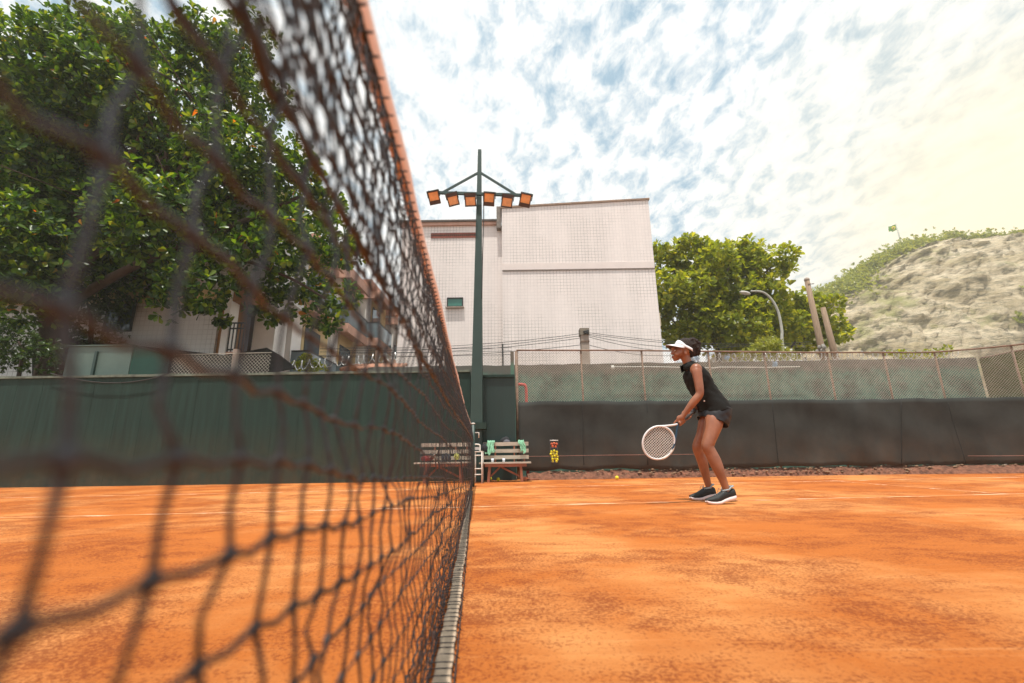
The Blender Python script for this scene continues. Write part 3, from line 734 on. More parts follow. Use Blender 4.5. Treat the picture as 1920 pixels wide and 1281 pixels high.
# towels, jacket, bag, cups
def lump(name, c, r, mat, label, cat, seed, amp=.25, group=None, parent=None, nn=22, mm=14, build=True):
    g = np.random.default_rng(seed); b = MB(); b.smooth = True; b.ell(c, r, nn, mm)
    V = np.array(b.v); c = np.array(c); k = g.normal(0, 1, (6, 3))*np.array([26, 26, 14]); ph = g.uniform(0, 6, 6)
    for i, v in enumerate(V):
        d = v-c; s_ = sum(math.sin(k[a]@v+ph[a]) for a in range(6))/3
        V[i] = c+d*(1+amp*s_)
    b.v = [tuple(v) for v in V]
    return b.build(name, mat, label=label, cat=cat, group=group) if parent is None else b.build(name, mat, parent)
def drape(name, pxl, pxr, py_low, slat_y, label, seed, fr=1.0):
    g = np.random.default_rng(seed); L_, R_ = P(pxl, slat_y, BY+.30), P(pxr, slat_y, BY+.30); zt3 = float(P(950, 829, BY+.32)[2])+.012; zl3 = float(P(950, py_low, BY+.28)[2])
    nu2, nv2 = 26, 26; vs = []
    ph = g.uniform(0, 6, 4)
    for i in range(nu2):
        u = i/(nu2-1); hem = .035*math.sin(u*5+ph[0])+.02*math.sin(u*13+ph[1])
        for j in range(nv2):
            v = j/(nv2-1); t = v*1.35-.35
            fold = (.018*math.sin(u*17+ph[2]+v*2)+.012*math.sin(u*31+ph[3]-v*4))*min(1, abs(t)+.35)
            if t < 0: y = BY+.372+.01; z = zt3+t*.25
            elif t < .12: y = BY+.372-.055*(t/.12); z = zt3+.012+.006*math.sin(u*23)
            else: y = BY+.312-.045*(t-.12); z = zt3-(t-.12)/(.88)*(zt3-zl3)+hem*t
            x = L_[0]+(R_[0]-L_[0])*(u*(1+.22*max(0, t))-.11*max(0, t))+fold*.5+.02*math.sin(v*7+ph[1])
            vs.append((x, y-abs(fold)*1.4-(.01 if t > .1 else 0), z+.25*fold))
    b = MB(); b.smooth = True; b.add(vs, [(i*nv2+j, (i+1)*nv2+j, (i+1)*nv2+j+1, i*nv2+j+1) for i in range(nu2-1) for j in range(nv2-1)])
    o = b.build(name, 'towel', label=label, cat='towel', group='green towels on the bench back'); md = o.modifiers.new('t', 'SOLIDIFY'); md.thickness = .006; return o
drape('green_towel', 912, 926, 850, 838, 'crumpled green towel at the left end of the right bench back', 1)
drape('green_towel', 974, 984, 846, 838, 'crumpled green towel near the right end of the bench back', 2)
lump('black_jacket', P(909, 842, BY+.28), (.060, .06, .10), 'blackcloth', 'black jacket draped beside the left green towel on the bench', 'jacket', 3, .2)
hb = lump('backpack', P(948, 828, BY+.48), (.09, .06, .085), 'blackcloth', 'dark backpack showing above the back of the right bench', 'bag', 4, .1)
lump('backpack_flap', P(950, 829, BY+.43), (.07, .03, .045), 'greycloth', None, None, 5, .1, parent=hb)
def cup(x, label, first=None):
    c = P(x, 868, BY+.10); c[2] = cz+.0125
    if first is not None: return copy_tree(first, c, label)
    b = MB(); b.smooth = True; b.tube([c, c+(0, 0, .065)], [.019, .026], 16, cap=False); b.add([c+np.array([.019*math.cos(a), .019*math.sin(a), .001]) for a in np.linspace(0, 2*math.pi, 16, endpoint=False)], [tuple(range(16))])
    o = b.build('paper_cup', 'cup', label=label, cat='cup', group='paper cups on the bench', origin=c)
    md = o.modifiers.new('t', 'SOLIDIFY'); md.thickness = .0015; return o
cp = cup(923.5, 'pale paper cup on the bench seat, the one below the left towel')
cup(944.5, 'pale paper cup on the bench seat, nearer the middle of the bench', cp)
# things on the left bench
o = lump('red_bag', P(800, 860, BY+.12), (.10, .07, .055), 'redcloth', 'red racket bag lying on the left bench behind the net', 'bag', 6, .2)
b = MB(); b.smooth = True; b.tube([P(796, 864, BY+.08), P(806, 857, BY+.06), P(815, 852, BY+.06)], .007, 6); b.build('strap', 'white_tube', o)
bt = None
for k, (x, h) in enumerate([(830, .14), (836, .155), (842, .13)]):
    c = P(x, 868, BY+.12); c[2] = bz+.0125
    lab = ['dark water bottle on the left bench next to the red bag', 'tallest dark water bottle, between the two others on the left bench', 'dark water bottle on the left bench nearest the yellow tin'][k]
    if bt is None:
        b = MB(); b.smooth = True; b.tube([c, c+(0, 0, .10), c+(0, 0, .118), c+(0, 0, .14)], [.026, .026, .012, .012], 14)
        bt = b.build('water_bottle', simple('dark_bottle', (.03, .035, .045), .2, .2, 8), label=lab, cat='bottle', group='dark bottles on the left bench', origin=c)
    else: copy_tree(bt, c, lab).scale = (1, 1, h/.14)
lump('yellow_bag', P(856, 856, BY+.15), (.05, .045, .06), simple('yellow_green_print', (.42, .42, .10), .7, .6, 40), 'small yellow and green bag on the left bench behind the net', 'bag', 8, .15)
lump('clay_scoop', P(984, 899, BY+.45), (.07, .05, .045), 'orangeplastic', 'small orange scoop lying on the clay right of the bench leg', 'scoop', 9, .15)
b = MB(); b.smooth = True; a0 = P(988, 900, BY+.42); a1 = P(1010, 899.5, BY+.5); a0[2] = .018; a1[2] = .02; b.tube([a0, a1], .011, 8); b.build('wooden_stick', 'wood_r', label='short wooden stick on the ground beside the orange scoop', cat='stick')
# balls
BR = .0335
def ball_at(c, label, group, mat='ball', first=None):
    if first is not None: return copy_tree(first, c-np.array([0, 0, BR]), label)
    b = MB(); b.smooth = True; b.ell(c, BR, 20, 14)
    return b.build('tennis_ball', mat, label=label, cat='tennis ball', group=group)
q = G(1157, 899.5); y1 = ball_at(np.array([q[0], q[1], BR]), 'yellow tennis ball on the clay alone in front of the windscreen', None)
q = P(934, 902, BY+.35); ball_at(np.array([q[0], q[1], BR]), 'bright yellow tennis ball under the right bench', None, first=y1)
q = P(919, 902, BY+.55); ball_at(np.array([q[0], q[1], BR]), 'shaded tennis ball under the right bench, further left and back', None, first=y1)
# ball bag hanging on the screen
bb = thing('ball_bag', P(1039, 866, 8.82), 'clear hanging pouch full of red and yellow balls on the windscreen', 'ball bag')
b = MB(); b.smooth = True; t0 = P(1031, 826, 8.86); t1 = P(1046.5, 826, 8.86); b.tube([t0, t1], .009, 8); b.build('rod', 'white_tube', bb)
b = MB()
for (xa, xb) in ((1031, 1033), (1046.5, 1045), (1038, 1038)): b.tube([P(xa, 826, 8.85), P(xb, 866, 8.81)], .0025, 4)
for y in (832, 839, 842, 850, 858, 866): b.tube([P(1031.5, y, 8.80), P(1039, y+.6, 8.77), P(1046, y, 8.80)], .002, 4)
b.build('netting', 'greycloth', bb)
gy = 'yellow balls in the hanging pouch'; gr = 'red balls in the hanging pouch'
first = None; br = .024
for k, (x, y) in enumerate([(1034, 847), (1039, 845.5), (1044, 847.5), (1033, 851.5), (1038, 850.5), (1043.5, 852), (1035, 856), (1040, 855), (1045, 856.5), (1036, 861), (1041, 860), (1045, 861.5), (1036.5, 865), (1043.5, 865)]):
    c = P(x, y, 8.82-.012*(k % 2)); lab = 'small yellow ball among those in the lower part of the hanging pouch'
    if first is None:
        b = MB(); b.smooth = True; b.ell(c, br, 14, 10); first = b.build('yellow_ball', 'ball', label=lab, cat='ball', group=gy)
    else: copy_tree(first, c-np.array([0, 0, br]), lab)
first = None
for k, (x, y) in enumerate([(1034.5, 832.5), (1039, 831.5), (1043.5, 832.5), (1036, 837), (1041.5, 837.5)]):
    c = P(x, y, 8.82-.012*(k % 2)); lab = 'small red ball among those in the upper part of the hanging pouch'
    if first is None:
        b = MB(); b.smooth = True; b.ell(c, br, 14, 10); first = b.build('red_ball', 'redball', label=lab, cat='ball', group=gr)
    else: copy_tree(first, c-np.array([0, 0, br]), lab)

# ------------------------------------------------------------------ big tiled building
bd = thing('tiled_building', (1, 26, 0), 'big windowless building clad in pinkish white tiles behind the fence', 'building')
TL, TR = P(940, 388, 22), P(1215, 372, 22); xL, xR = float(TL[0])+.02, float(TR[0])
b = MB(); b.hexa([(xL, 22, 0), (xR, 22, 0), (xR, 31, 0), (xL, 31, 0)], [(xL, 22, TL[2]-.1), (xR, 22, TR[2]-.1), (xR, 31, TR[2]-.1), (xL, 31, TL[2]-.1)]); b.build('main_wall', 'tile', bd)
b = MB(); b.hexa([(xL-.06, 21.94, TL[2]-.098), (xR+.06, 21.94, TR[2]-.098), (xR+.06, 31.1, TR[2]-.098), (xL-.06, 31.1, TL[2]-.098)], [(xL-.06, 21.94, TL[2]), (xR+.06, 21.94, TR[2]), (xR+.06, 31.1, TR[2]), (xL-.06, 31.1, TL[2])])
b.build('parapet_cap', simple('brown_cap', (.30, .20, .14), .8), bd)
zl = float(P(1080, 507, 22)[2]); b = MB(); b.box((xL, 21.955, zl), (xR, 21.998, zl+.06)); b.build('string_course', simple('joint_dark', (.20, .16, .14), .8), bd)
b = MB(); b.box((xL, 21.975, zl+.062), (xR, 21.998, zl+.42)); b.build('smooth_band', simple('pale_band', (.78, .69, .65), .6, .04, 2), bd)
l0 = P(755, 420, 22.4); l1 = P(936, 414, 22.4)
b = MB(); b.box((l0[0], 22.4, 0), (xL-.004, 30, l1[2]-.28)); b.build('side_wall', 'tile', bd)
b = MB(); b.box((l0[0]-.1, 22.28, l1[2]-.278), (xL-.25, 30.1, l1[2]-.10)); b.build('cornice', 'pinkband', bd)
b = MB(); b.box((l0[0]-.16, 22.2, l1[2]-.098), (xL-.2, 30.2, l1[2])); b.build('gutter', simple('dark_gutter', (.10, .08, .07), .8), bd)
c0 = P(931, 390, 22.2); b = MB(); b.box((c0[0], 22.05, l1[2]-.6), (xL-.06, 22.9, c0[2])); b.build('roof_stub', simple('grey_brick', (.20, .17, .15), .8, .3, 6), bd)
v0, v1 = P(808, 437, 22.35), P(892, 445, 22.35)
b = MB(); b.box((v0[0], 22.36, v1[2]), (v1[0], 22.399, v0[2])); vb = b.build('brick_vent', simple('red_brick_vent', (.26, .07, .045), .8, .3, 9), bd)
b = MB(); nn = 22
for i in range(nn):
    x = v0[0]+(v1[0]-v0[0])*(i+.5)/nn; zc_ = (v0[2]+v1[2])/2
    b.add([(x-.06, 22.352, zc_), (x, 22.352, zc_-.07), (x+.06, 22.352, zc_), (x, 22.352, zc_+.07)], [(0, 1, 2, 3)])
b.build('vent_hole', simple('vent_shadow', (.05, .02, .015), .9), vb)
wa, wb = P(838, 558, 22.3), P(868, 575, 22.3)
b = MB()
for a0, a1, c0_, c1_ in ((wa[0], wb[0], wa[2]-.05, wa[2]), (wa[0], wb[0], wb[2], wb[2]+.05), (wa[0], wa[0]+.05, wb[2]+.051, wa[2]-.051), (wb[0]-.05, wb[0], wb[2]+.051, wa[2]-.051)): b.box((a0, 22.30, c0_), (a1, 22.398, c1_))
wn = b.build('window', 'frame_black', bd)
b = MB(); b.box((wa[0]+.051, 22.36, wb[2]+.051), (wb[0]-.051, 22.397, wa[2]-.051)); b.build('pane', 'teal_glass', wn)
b = MB(); b.box((wa[0]-.06, 22.24, wb[2]-.06), (wb[0]+.06, 22.39, wb[2]-.002)); b.build('sill', 'conc', wn)
b = MB(); xd = float(P(942, 600, 21.95)[0]); b.tube([(xd, 21.93, 0), (xd, 21.93, float(P(942, 645, 21.93)[2]))], .035, 8); b.build('drain_pipe', 'cable', bd)
b = MB(); c = P(1240, 600, 22.3); b.box((xR+.003, 22.2, c[2]-.35), (xR+.12, 22.7, c[2]+.35)); b.build('air_vent', simple('cream_metal', (.6, .5, .33), .6), bd)

# concrete pole with cables in front of it
cpole = thing('concrete_utility_pole', P(1095, 617, 14)*(1, 1, 0), 'square concrete utility pole with bundled cables in front of the tiled building', 'utility pole')
t = P(1095, 617, 14); b = MB(); b.box((t[0]-.125, 13.9, 0), (t[0]+.125, 14.15, t[2]-.22)); b.build('shaft', 'conc', cpole)
b = MB(); b.box((t[0]-.15, 13.87, t[2]-.218), (t[0]+.14, 14.18, t[2])); b.build('head', simple('grey_conc', (.22, .19, .15), .9, .3, 8, .3), cpole)
b = MB(); zz = float(P(1095, 640, 13.88)[2]); b.box((t[0]-.135, 13.88, zz-.02), (t[0]+.135, 14.17, zz+.02)); b.build('strap', 'rust', cpole)
mb = MB()
for k in range(7):
    p = P(1101+rng.normal(0, 1.5), 620+k*.9, 13.85); mb.ell(p, (.045, .03, .03), 8, 6)
mb.build('cable_clamp', 'cable', cpole)
def sagline(p, q, sag, r=.008, n=16):
    p = np.array(p); q = np.array(q); return [p*(1-t)+q*t-np.array([0, 0, 4*sag*t*(1-t)]) for t in np.linspace(0, 1, n)], r
L_ends = [(780, 654, 'highest'), (780, 658, 'second'), (775, 662, 'third'), (770, 668, 'lowest')]
st = [(1087, 626), (1087, 630), (1088, 634), (1088, 647)]
for (x, y, w_), s_ in zip([(640, 652, 'highest'), (640, 657, 'second highest'), (660, 662, 'third highest'), (600, 668, 'lowest')], st):
    p_, r_2 = sagline(P(*s_, 13.95), P(x, y, 15), .16, .009); b = MB(); b.tube(p_, r_2, 5)
    b.build('power_cable', 'cable', label=f'black cable, {w_} of those running left from the concrete pole', cat='cable', group='cables strung from the concrete pole')
for (x, y, w_), s_ in zip([(1520, 641, 'highest'), (1520, 645, 'second highest'), (1380, 650, 'third highest'), (1330, 657, 'fourth highest'), (1300, 662, 'lowest')], [(1103, 624), (1103, 627), (1103, 629), (1104, 632), (1104, 647)]):
    p_, r_2 = sagline(P(*s_, 13.95), P(x, y, 18), .22, .009); b = MB(); b.tube(p_, r_2, 5)
    b.build('power_cable', 'cable', label=f'black cable, {w_} of those running right from the concrete pole', cat='cable', group='cables strung from the concrete pole')

# ------------------------------------------------------------------ left near house
lb = thing('tiled_house', (-11, 15, 0), 'white tiled house with a glazed balcony door under the big tree', 'building')
LY = 14.0
def LP(x, y, Y=LY): return P(x, y, Y)
xa = float(LP(-150, 600)[0]); xe = float(LP(406, 620)[0]); zt_ = float(LP(350, 568)[2])
b = MB(); b.box((xa, LY, 0), (xe, LY+2.4, zt_)); b.build('wall', 'tile2', lb)
b = MB(); b.box((xa-.02, LY-.03, zt_+.002), (xe+.02, LY+2.4, zt_+.45)); b.build('spandrel', 'cream', lb)
z2 = zt_+.452; xup = float(LP(500, 600)[0])
b = MB(); b.box((xa, LY+.02, z2), (xup, LY+2.4, z2+3.2)); b.build('upper_wall', 'tile2', lb)
b = MB(); b.box((xa-.02, LY-.03, z2+3.202), (xup+.05, LY+2.4, z2+3.6)); b.build('upper_spandrel', 'cream', lb)
x1 = float(LP(421, 620)[0]); b = MB(); b.box((xe+.003, LY+.1, 0), (x1, LY+3, zt_+.45)); b.build('side_pier', 'ochre', lb)
x2 = float(LP(435, 600)[0]); b = MB(); b.box((x1+.003, LY-.15, 0), (x2, LY+.3, z2-.003)); b.build('pillar', 'render_white', lb)
x3 = float(LP(512, 600, LY+1)[0]); zf = float(LP(440, 661)[2])
b = MB(); b.box((x2+.003, LY+1.2, 0), (x3, LY+2.0, z2-.003)); b.build('recessed_wall', 'render_white', lb)
b = MB(); b.box((x2+.003, LY-.1, zf-.2), (x3-.3, LY+1.197, zf)); b.build('balcony_floor', 'terracotta', lb)
b = MB(); b.box((x2+.003, LY-.1, z2-.45), (x3-.3, LY+1.197, z2-.004)); b.build('balcony_ceiling', 'ochre', lb)
d0 = LP(437, 580, LY+1.1); d1 = LP(468, 650, LY+1.1)
b = MB(); b.box((d0[0]+.1, LY+1.14, zf), (d1[0], LY+1.197, zf+2.1)); dr = b.build('balcony_door', 'frame_black', lb)
b = MB(); b.box((d0[0]+.16, LY+1.12, zf+.08), (d1[0]-.10, LY+1.138, zf+1.5)); b.build('pane', 'blind', dr)
b = MB(); zr = zf+.95
rx0, rx1 = x2+.02, x3-.30
for z in (zf+.08, zr-.18, zr): b.bar((rx0, LY-.06, z), (rx1, LY-.06, z), .04, .04)
for k in range(5): xx = rx0+(rx1-rx0)*k/4; b.bar((xx, LY-.06, zf), (xx, LY-.06, zr), .03, .03)
b.build('railing', 'frame_black', lb)
w0, w1_ = LP(200, 588), LP(247, 622)
def window(parent, x0, x1, y, z0, z1, fm='frame_black', pm='window', t=.06):
    b = MB()
    for a0, a1, c0_, c1_ in ((x0, x1, z1-t, z1), (x0, x1, z0, z0+t), (x0, x0+t, z0+t+.001, z1-t-.001), (x1-t, x1, z0+t+.001, z1-t-.001), ((x0+x1)/2-t/2, (x0+x1)/2+t/2, z0+t+.001, z1-t-.001)): b.box((a0, y-.05, c0_), (a1, y-.002, c1_))
    w = b.build('window', fm, parent)
    b = MB(); b.box((x0+t, y-.02, z0+t), (x1-t, y-.003, z1-t)); b.build('pane', pm, w); return w
window(lb, w0[0], w1_[0], LY, w1_[2], w1_[2]+1.1)
aw = MB(); q0, q1 = P(60, 628, 13.2), P(540, 672, 13.2)
q = [P(60, 626, 13.4), P(200, 642, 13.4), P(420, 666, 13.4), P(500, 652, 13.4), P(522, 664, 13.4)]
bo = [P(60, 712, 12.2), P(200, 712, 12.2), P(400, 712, 12.2), P(480, 705, 12.2), P(556, 690, 12.2)]
for i in range(4): aw.hexa([bo[i], bo[i+1], bo[i+1]+(0, .05, 0), bo[i]+(0, .05, 0)], [q[i], q[i+1], q[i+1]+(0, .05, 0), q[i]+(0, .05, 0)])
aw.build('shade_netting', simple('black_shade_net', (.022, .018, .016), .9, .3, 4), label='black shade netting sloping in front of the tiled house', cat='netting')

# ------------------------------------------------------------------ apartment block with balconies
ap = thing('apartment_block', (-10, 30, 0), 'stepped apartment block with terracotta balconies and glass railings', 'building')
units = [(548, 17.0, 20.4, 440), (622, 20.5, 23.9, 500), (684, 24.0, 27.8, 541), (738, 28.0, 34.0, 592)]
fl = 2.9
prevx = None
for k, (px_, ya, yb, tpy) in enumerate(units):
    xf = float(P(px_, 620, ya)[0]); ztp = float(P(px_, tpy, ya)[2])
    xb_ = xf-5 if k else xf-7
    b = MB(); b.box((xb_, ya, 0), (xf, yb, ztp)); b.build('wall', 'render_white', ap)
    b = MB(); b.box((xb_-.05, ya-.12, ztp+.002), (xf+.25, yb-.02, ztp+.5)); b.build('roof_band', 'terracotta', ap)
    b = MB(); b.box((xf+.002, ya+.8, .01), (xf+.03, yb-.1, ztp-.01)); b.build('side_render', 'cream', ap)
    z = ztp-fl*int(ztp/fl)
    nfl = int(ztp/fl); z0_ = ztp-fl*nfl
    for f_ in range(0, nfl+1):
        zf_ = z0_+fl*f_
        if zf_ > ztp-.5 and f_ == nfl: zf_ = ztp-.2
        if zf_ < .4: continue
        x_out = xf+.80
        bb_ = MB(); bb_.box((xf-1.2, ya-.14, zf_-.42), (x_out, ya-.02, zf_)); bb_.box((x_out-.12, ya-.018, zf_-.42), (x_out, min(yb-.3, ya+2.7), zf_)); bb_.box((xf+.032, ya-.018, zf_-.2), (x_out-.122, min(yb-.3, ya+2.7), zf_-.02))
        bal = bb_.build('balcony', 'terracotta' if f_ % 1 == 0 else 'pinkband', ap)
        if zf_ < ztp-.5:
            g = MB(); g.box((xf+.1, ya-.10, zf_+.04), (x_out-.03, ya-.08, zf_+.85)); g.box((x_out-.05, ya-.07, zf_+.04), (x_out-.03, min(yb-.35, ya+2.65), zf_+.85)); g.build('glass_railing', 'rail_glass', bal)
            g = MB(); g.bar((xf+.1, ya-.09, zf_+.88), (x_out, ya-.09, zf_+.88), .05, .05); g.bar((x_out-.04, ya-.06, zf_+.88), (x_out-.04, min(yb-.35, ya+2.65), zf_+.88), .05, .05); g.build('handrail', 'frame_black', bal)
            # glazed door onto the balcony and a window further along
            d_ = MB(); d_.box((xf+.031, ya+1.0, zf_+.02), (xf+.07, ya+2.4, zf_+2.15)); d_.build('balcony_door', 'window', ap)
            for yy in (ya+2.9, ya+4.4):
                if yy+1 < yb-.2:
                    w = MB(); w.box((xf+.031, yy, zf_+.9), (xf+.08, yy+1.1, zf_+2.0)); w.build('window', 'window', ap)
            if k < 3:
                w = MB(); w.box((xf-2.6, ya-.05, zf_+.9), (xf-1.5, ya-.002, zf_+2.0)); ww = w.build('window', 'window', ap)
# low tiled roofs behind the razor wire
lr = thing('low_tiled_roof', (-3.5, 14.5, 0), 'low clay tiled roof behind the wall, right of the apartment balconies', 'roof')
r0, r1 = P(640, 690, 13.5), P(748, 690, 13.5)
b = MB(); b.box((r0[0], 13.5, 0), (r1[0], 15.5, r0[2]-.1)); b.build('wall', 'render_white', lr)
b = MB()
nn = 16
for i in range(nn):
    x0 = r0[0]+(r1[0]-r0[0])*i/nn; x1 = r0[0]+(r1[0]-r0[0])*(i+1)/nn; zz = r0[2]-.09
    b.tube([((x0+x1)/2, 13.35, zz+.02), ((x0+x1)/2, 14.6, zz+.38)], (x1-x0)*.55, 8)
b.smooth = True; b.build('roof_tiles', simple('roof_clay', (.34, .16, .10), .9, .3, 6), lr)

# ------------------------------------------------------------------ foliage
def rosettes(C, Ddir, size, nleaf=7, spread=(.35, 1.25), wid=.30, g=rng):
    """leaf rosettes: C centres (n,3), Ddir outward axes; returns verts and quads of folded obovate leaves"""
    n = len(C); Dd = Ddir/np.linalg.norm(Ddir, axis=1, keepdims=True)
    t = g.normal(0, 1, (n, 3)); a = np.cross(Dd, t); a /= np.linalg.norm(a, axis=1, keepdims=True); b_ = np.cross(Dd, a)
    Vs = []; 
    for k in range(nleaf):
        ph = 2*math.pi*k/nleaf+g.uniform(-.4, .4, n); el = g.uniform(spread[0], spread[1], n)
        L = size*g.uniform(.65, 1.15, n)
        rad = a*np.cos(ph)[:, None]+b_*np.sin(ph)[:, None]
        ax = Dd*np.cos(el)[:, None]+rad*np.sin(el)[:, None]
        ax[:, 2] -= .12; ax /= np.linalg.norm(ax, axis=1, keepdims=True)
        side = np.cross(ax, Dd+.01*t); side /= np.linalg.norm(side, axis=1, keepdims=True); nm = np.cross(side, ax)
        Lc = L[:, None]; w_ = wid*Lc
        base = C+ax*Lc*.12
        p0 = base
        l1 = base+ax*Lc*.40-side*w_*.55+nm*Lc*.05; l2 = base+ax*Lc*.80-side*w_*.85+nm*Lc*.03
        tp_ = base+ax*Lc*1.0-nm*Lc*.06
        r1 = base+ax*Lc*.40+side*w_*.55+nm*Lc*.05; r2 = base+ax*Lc*.80+side*w_*.85+nm*Lc*.03
        Vs.append(np.stack([p0, l1, l2, tp_, r2, r1], 1))
    V = np.concatenate(Vs, 0); m_ = len(V); V = V.reshape(-1, 3)
    o = (np.arange(m_)*6)[:, None]
    F = np.concatenate([o+np.array([[0, 1, 2, 3]]), o+np.array([[0, 3, 4, 5]])], 0)
    return V, F
def crown_from_blobs(blobs, per_m2, size, g, nleaf=7, up=.55, inner=.45, zmin=0, sp=(.35, 1.25), wid=.30):
    Cs = []; Ds = []
    for (c, r) in blobs:
        r = np.array([r, r, r*.85]) if np.isscalar(r) else np.array(r)
        area = 4*math.pi*(r.mean())**2; n = max(8, int(area*per_m2))
        d = g.normal(0, 1, (n, 3)); d /= np.linalg.norm(d, axis=1, keepdims=True)
        rr = np.where(g.random(n) < .72, g.uniform(.82, 1.12, n), g.uniform(inner, .85, n))
        # lumpy surface
        lump_ = 1+.16*np.sin(d[:, 0]*5+c[0]*3)*np.cos(d[:, 2]*6+c[2]*2)+.1*np.sin(d[:, 1]*9+c[1])
        Cs.append(np.array(c)+d*r*(rr*lump_)[:, None]); dd = d.copy(); dd[:, 2] += up; Ds.append(dd+g.normal(0, .25, (n, 3)))
    C = np.concatenate(Cs); Dd = np.concatenate(Ds)
    k = C[:, 2] > zmin; C = C[k]; Dd = Dd[k]
    return rosettes(C, Dd, size, nleaf, sp, wid, g)
def limbs(paths):
    b = MB(); b.smooth = True
    for pts, r0, r1 in paths:
        p = spline(pts, 5); b.tube(p, list(np.linspace(r0, r1, len(p))), 9)
    return b
g1 = np.random.default_rng(11)
TLb = [(60, 120, 110), (150, 90, 90), (235, 95, 85), (395, 125, 85), (465, 75, 55), (455, 190, 75), (330, 250, 115), (190, 250, 120), (60, 290, 120), (520, 290, 60), (560, 400, 75),
       (450, 380, 105), (300, 420, 115), (150, 420, 105), (20, 440, 100), (620, 455, 50), (565, 515, 60), (470, 500, 65), (365, 530, 58), (255, 520, 60), (600, 590, 34), (225, 480, 75), (50, 560, 70),
       (645, 475, 36), (380, 65, 55), (285, 70, 50), (60, 480, 80), (330, 560, 36), (130, 510, 60), (200, 170, 90), (420, 290, 80), (300, 350, 90), (110, 350, 90), (540, 450, 60), (510, 570, 40), (-80, 200, 160), (-90, 420, 150), (640, 560, 30), (505, 190, 40), (575, 320, 40), (400, 590, 26), (610, 380, 38)]
blobs = []
for (x, y, r) in TLb:
    for rep in range(2 if r > 80 else 1):
        Y = 12.3+g1.uniform(-1.3, 1.3)+(rep*1.6 if rep else 0)
        c = P(x+g1.normal(0, 4), y+g1.normal(0, 4), Y); blobs.append((c, r/FPX*Y*.97*(1 if rep == 0 else .85)))
tree = thing('almond_tree', P(110, 700, 12.3)*(1, 1, 0), 'huge dark green broadleaf tree filling the upper left behind the net', 'tree')
V, F_ = crown_from_blobs(blobs, 15.0, .215, g1)
arr('crown', V, F_, 'leaf', tree)
def tp3(x, y, Y): return P(x, y, Y)
base = P(105, 700, 12.3)*(1, 1, 0)
paths = [([base, tp3(100, 640, 12.3), tp3(88, 560, 12.3), tp3(95, 480, 12.3)], .34, .24),
         ([tp3(95, 500, 12.3), tp3(150, 400, 12.1), tp3(240, 300, 12), tp3(300, 180, 12.2)], .17, .06),
         ([tp3(92, 490, 12.3), tp3(60, 380, 12.5), tp3(80, 220, 12.6), tp3(120, 110, 12.6)], .17, .05),
         ([tp3(100, 540, 12.3), tp3(220, 440, 12), tp3(330, 330, 12), tp3(420, 160, 12)], .15, .05),
         ([tp3(110, 580, 12.3), tp3(250, 500, 12), tp3(420, 430, 12), tp3(560, 370, 12.2)], .15, .05),
         ([tp3(330, 470, 12), tp3(430, 480, 12), tp3(540, 520, 12), tp3(610, 560, 12)], .07, .03),
         ([tp3(310, 320, 12), tp3(316, 250, 12), tp3(330, 170, 12)], .07, .03),
         ([tp3(90, 520, 12.3), tp3(20, 440, 12.4), tp3(-60, 330, 12.4)], .14, .06)]
for k in range(26):
    a0 = tp3(g1.uniform(120, 480), g1.uniform(200, 480), 12.2); paths.append(([a0, a0+g1.normal(0, .5, 3), a0+g1.normal(0, 1.0, 3)+(0, 0, .5)], .045, .012))
limbs(paths).build('trunk', 'bark', tree)
# darker second tree and hedge at the far left
hd = thing('evergreen_tree', P(250, 700, 13.2)*(1, 1, 0), 'very dark bushy evergreen beside the metal booth under the big tree', 'tree')
bl = [(P(x, y, 13.1), r/FPX*13.1) for x, y, r in [(180, 600, 45), (150, 560, 40), (175, 650, 40), (120, 640, 40), (205, 560, 30)]]
V, F_ = crown_from_blobs(bl, 26, .11, g1, nleaf=8, inner=.2); arr('crown', V, F_, 'leaf_dark', hd)
hb0 = P(175, 700, 13.1)*(1, 1, 0); limbs([([hb0, P(170, 640, 13.1), P(165, 570, 13.1)], .10, .03)]).build('trunk', 'bark', hd)
he = thing('hedge', P(50, 700, 11)*(1, 1, 0), 'overgrown olive hedge above the far left end of the green wall', 'hedge')
bl = [(P(x, y, 10.6), r/FPX*10.6) for x, y, r in [(-60, 650, 50), (0, 655, 45), (50, 660, 42), (95, 668, 36), (-140, 640, 60), (20, 620, 35)]]
V, F_ = crown_from_blobs(bl, 45, .085, g1, nleaf=7, inner=.2, zmin=.3); arr('foliage', V, F_, 'leaf_dark', he)
hb0 = P(40, 700, 10.6)*(1, 1, 0); limbs([([hb0, P(40, 680, 10.6), P(35, 640, 10.6)], .06, .02), ([hb0, P(70, 690, 10.6), P(90, 660, 10.6)], .05, .02)]).build('stems', 'bark', he)
sh = thing('garden_shrub', P(575, 690, 14)*(1, 1, 0), 'small bright shrub below the first apartment balconies', 'shrub')
bl = [(P(x, y, 13.5), r/FPX*13.5) for x, y, r in [(565, 682, 13), (585, 685, 12), (572, 672, 9), (600, 690, 10)]]
V, F_ = crown_from_blobs(bl, 90, .10, g1, nleaf=6, inner=.1); arr('foliage', V, F_, 'leaf_r', sh)
hb0 = P(575, 700, 13.5)*(1, 1, 0); limbs([([hb0, P(575, 690, 13.5), P(572, 675, 13.5)], .04, .015)]).build('stem', 'bark', sh)

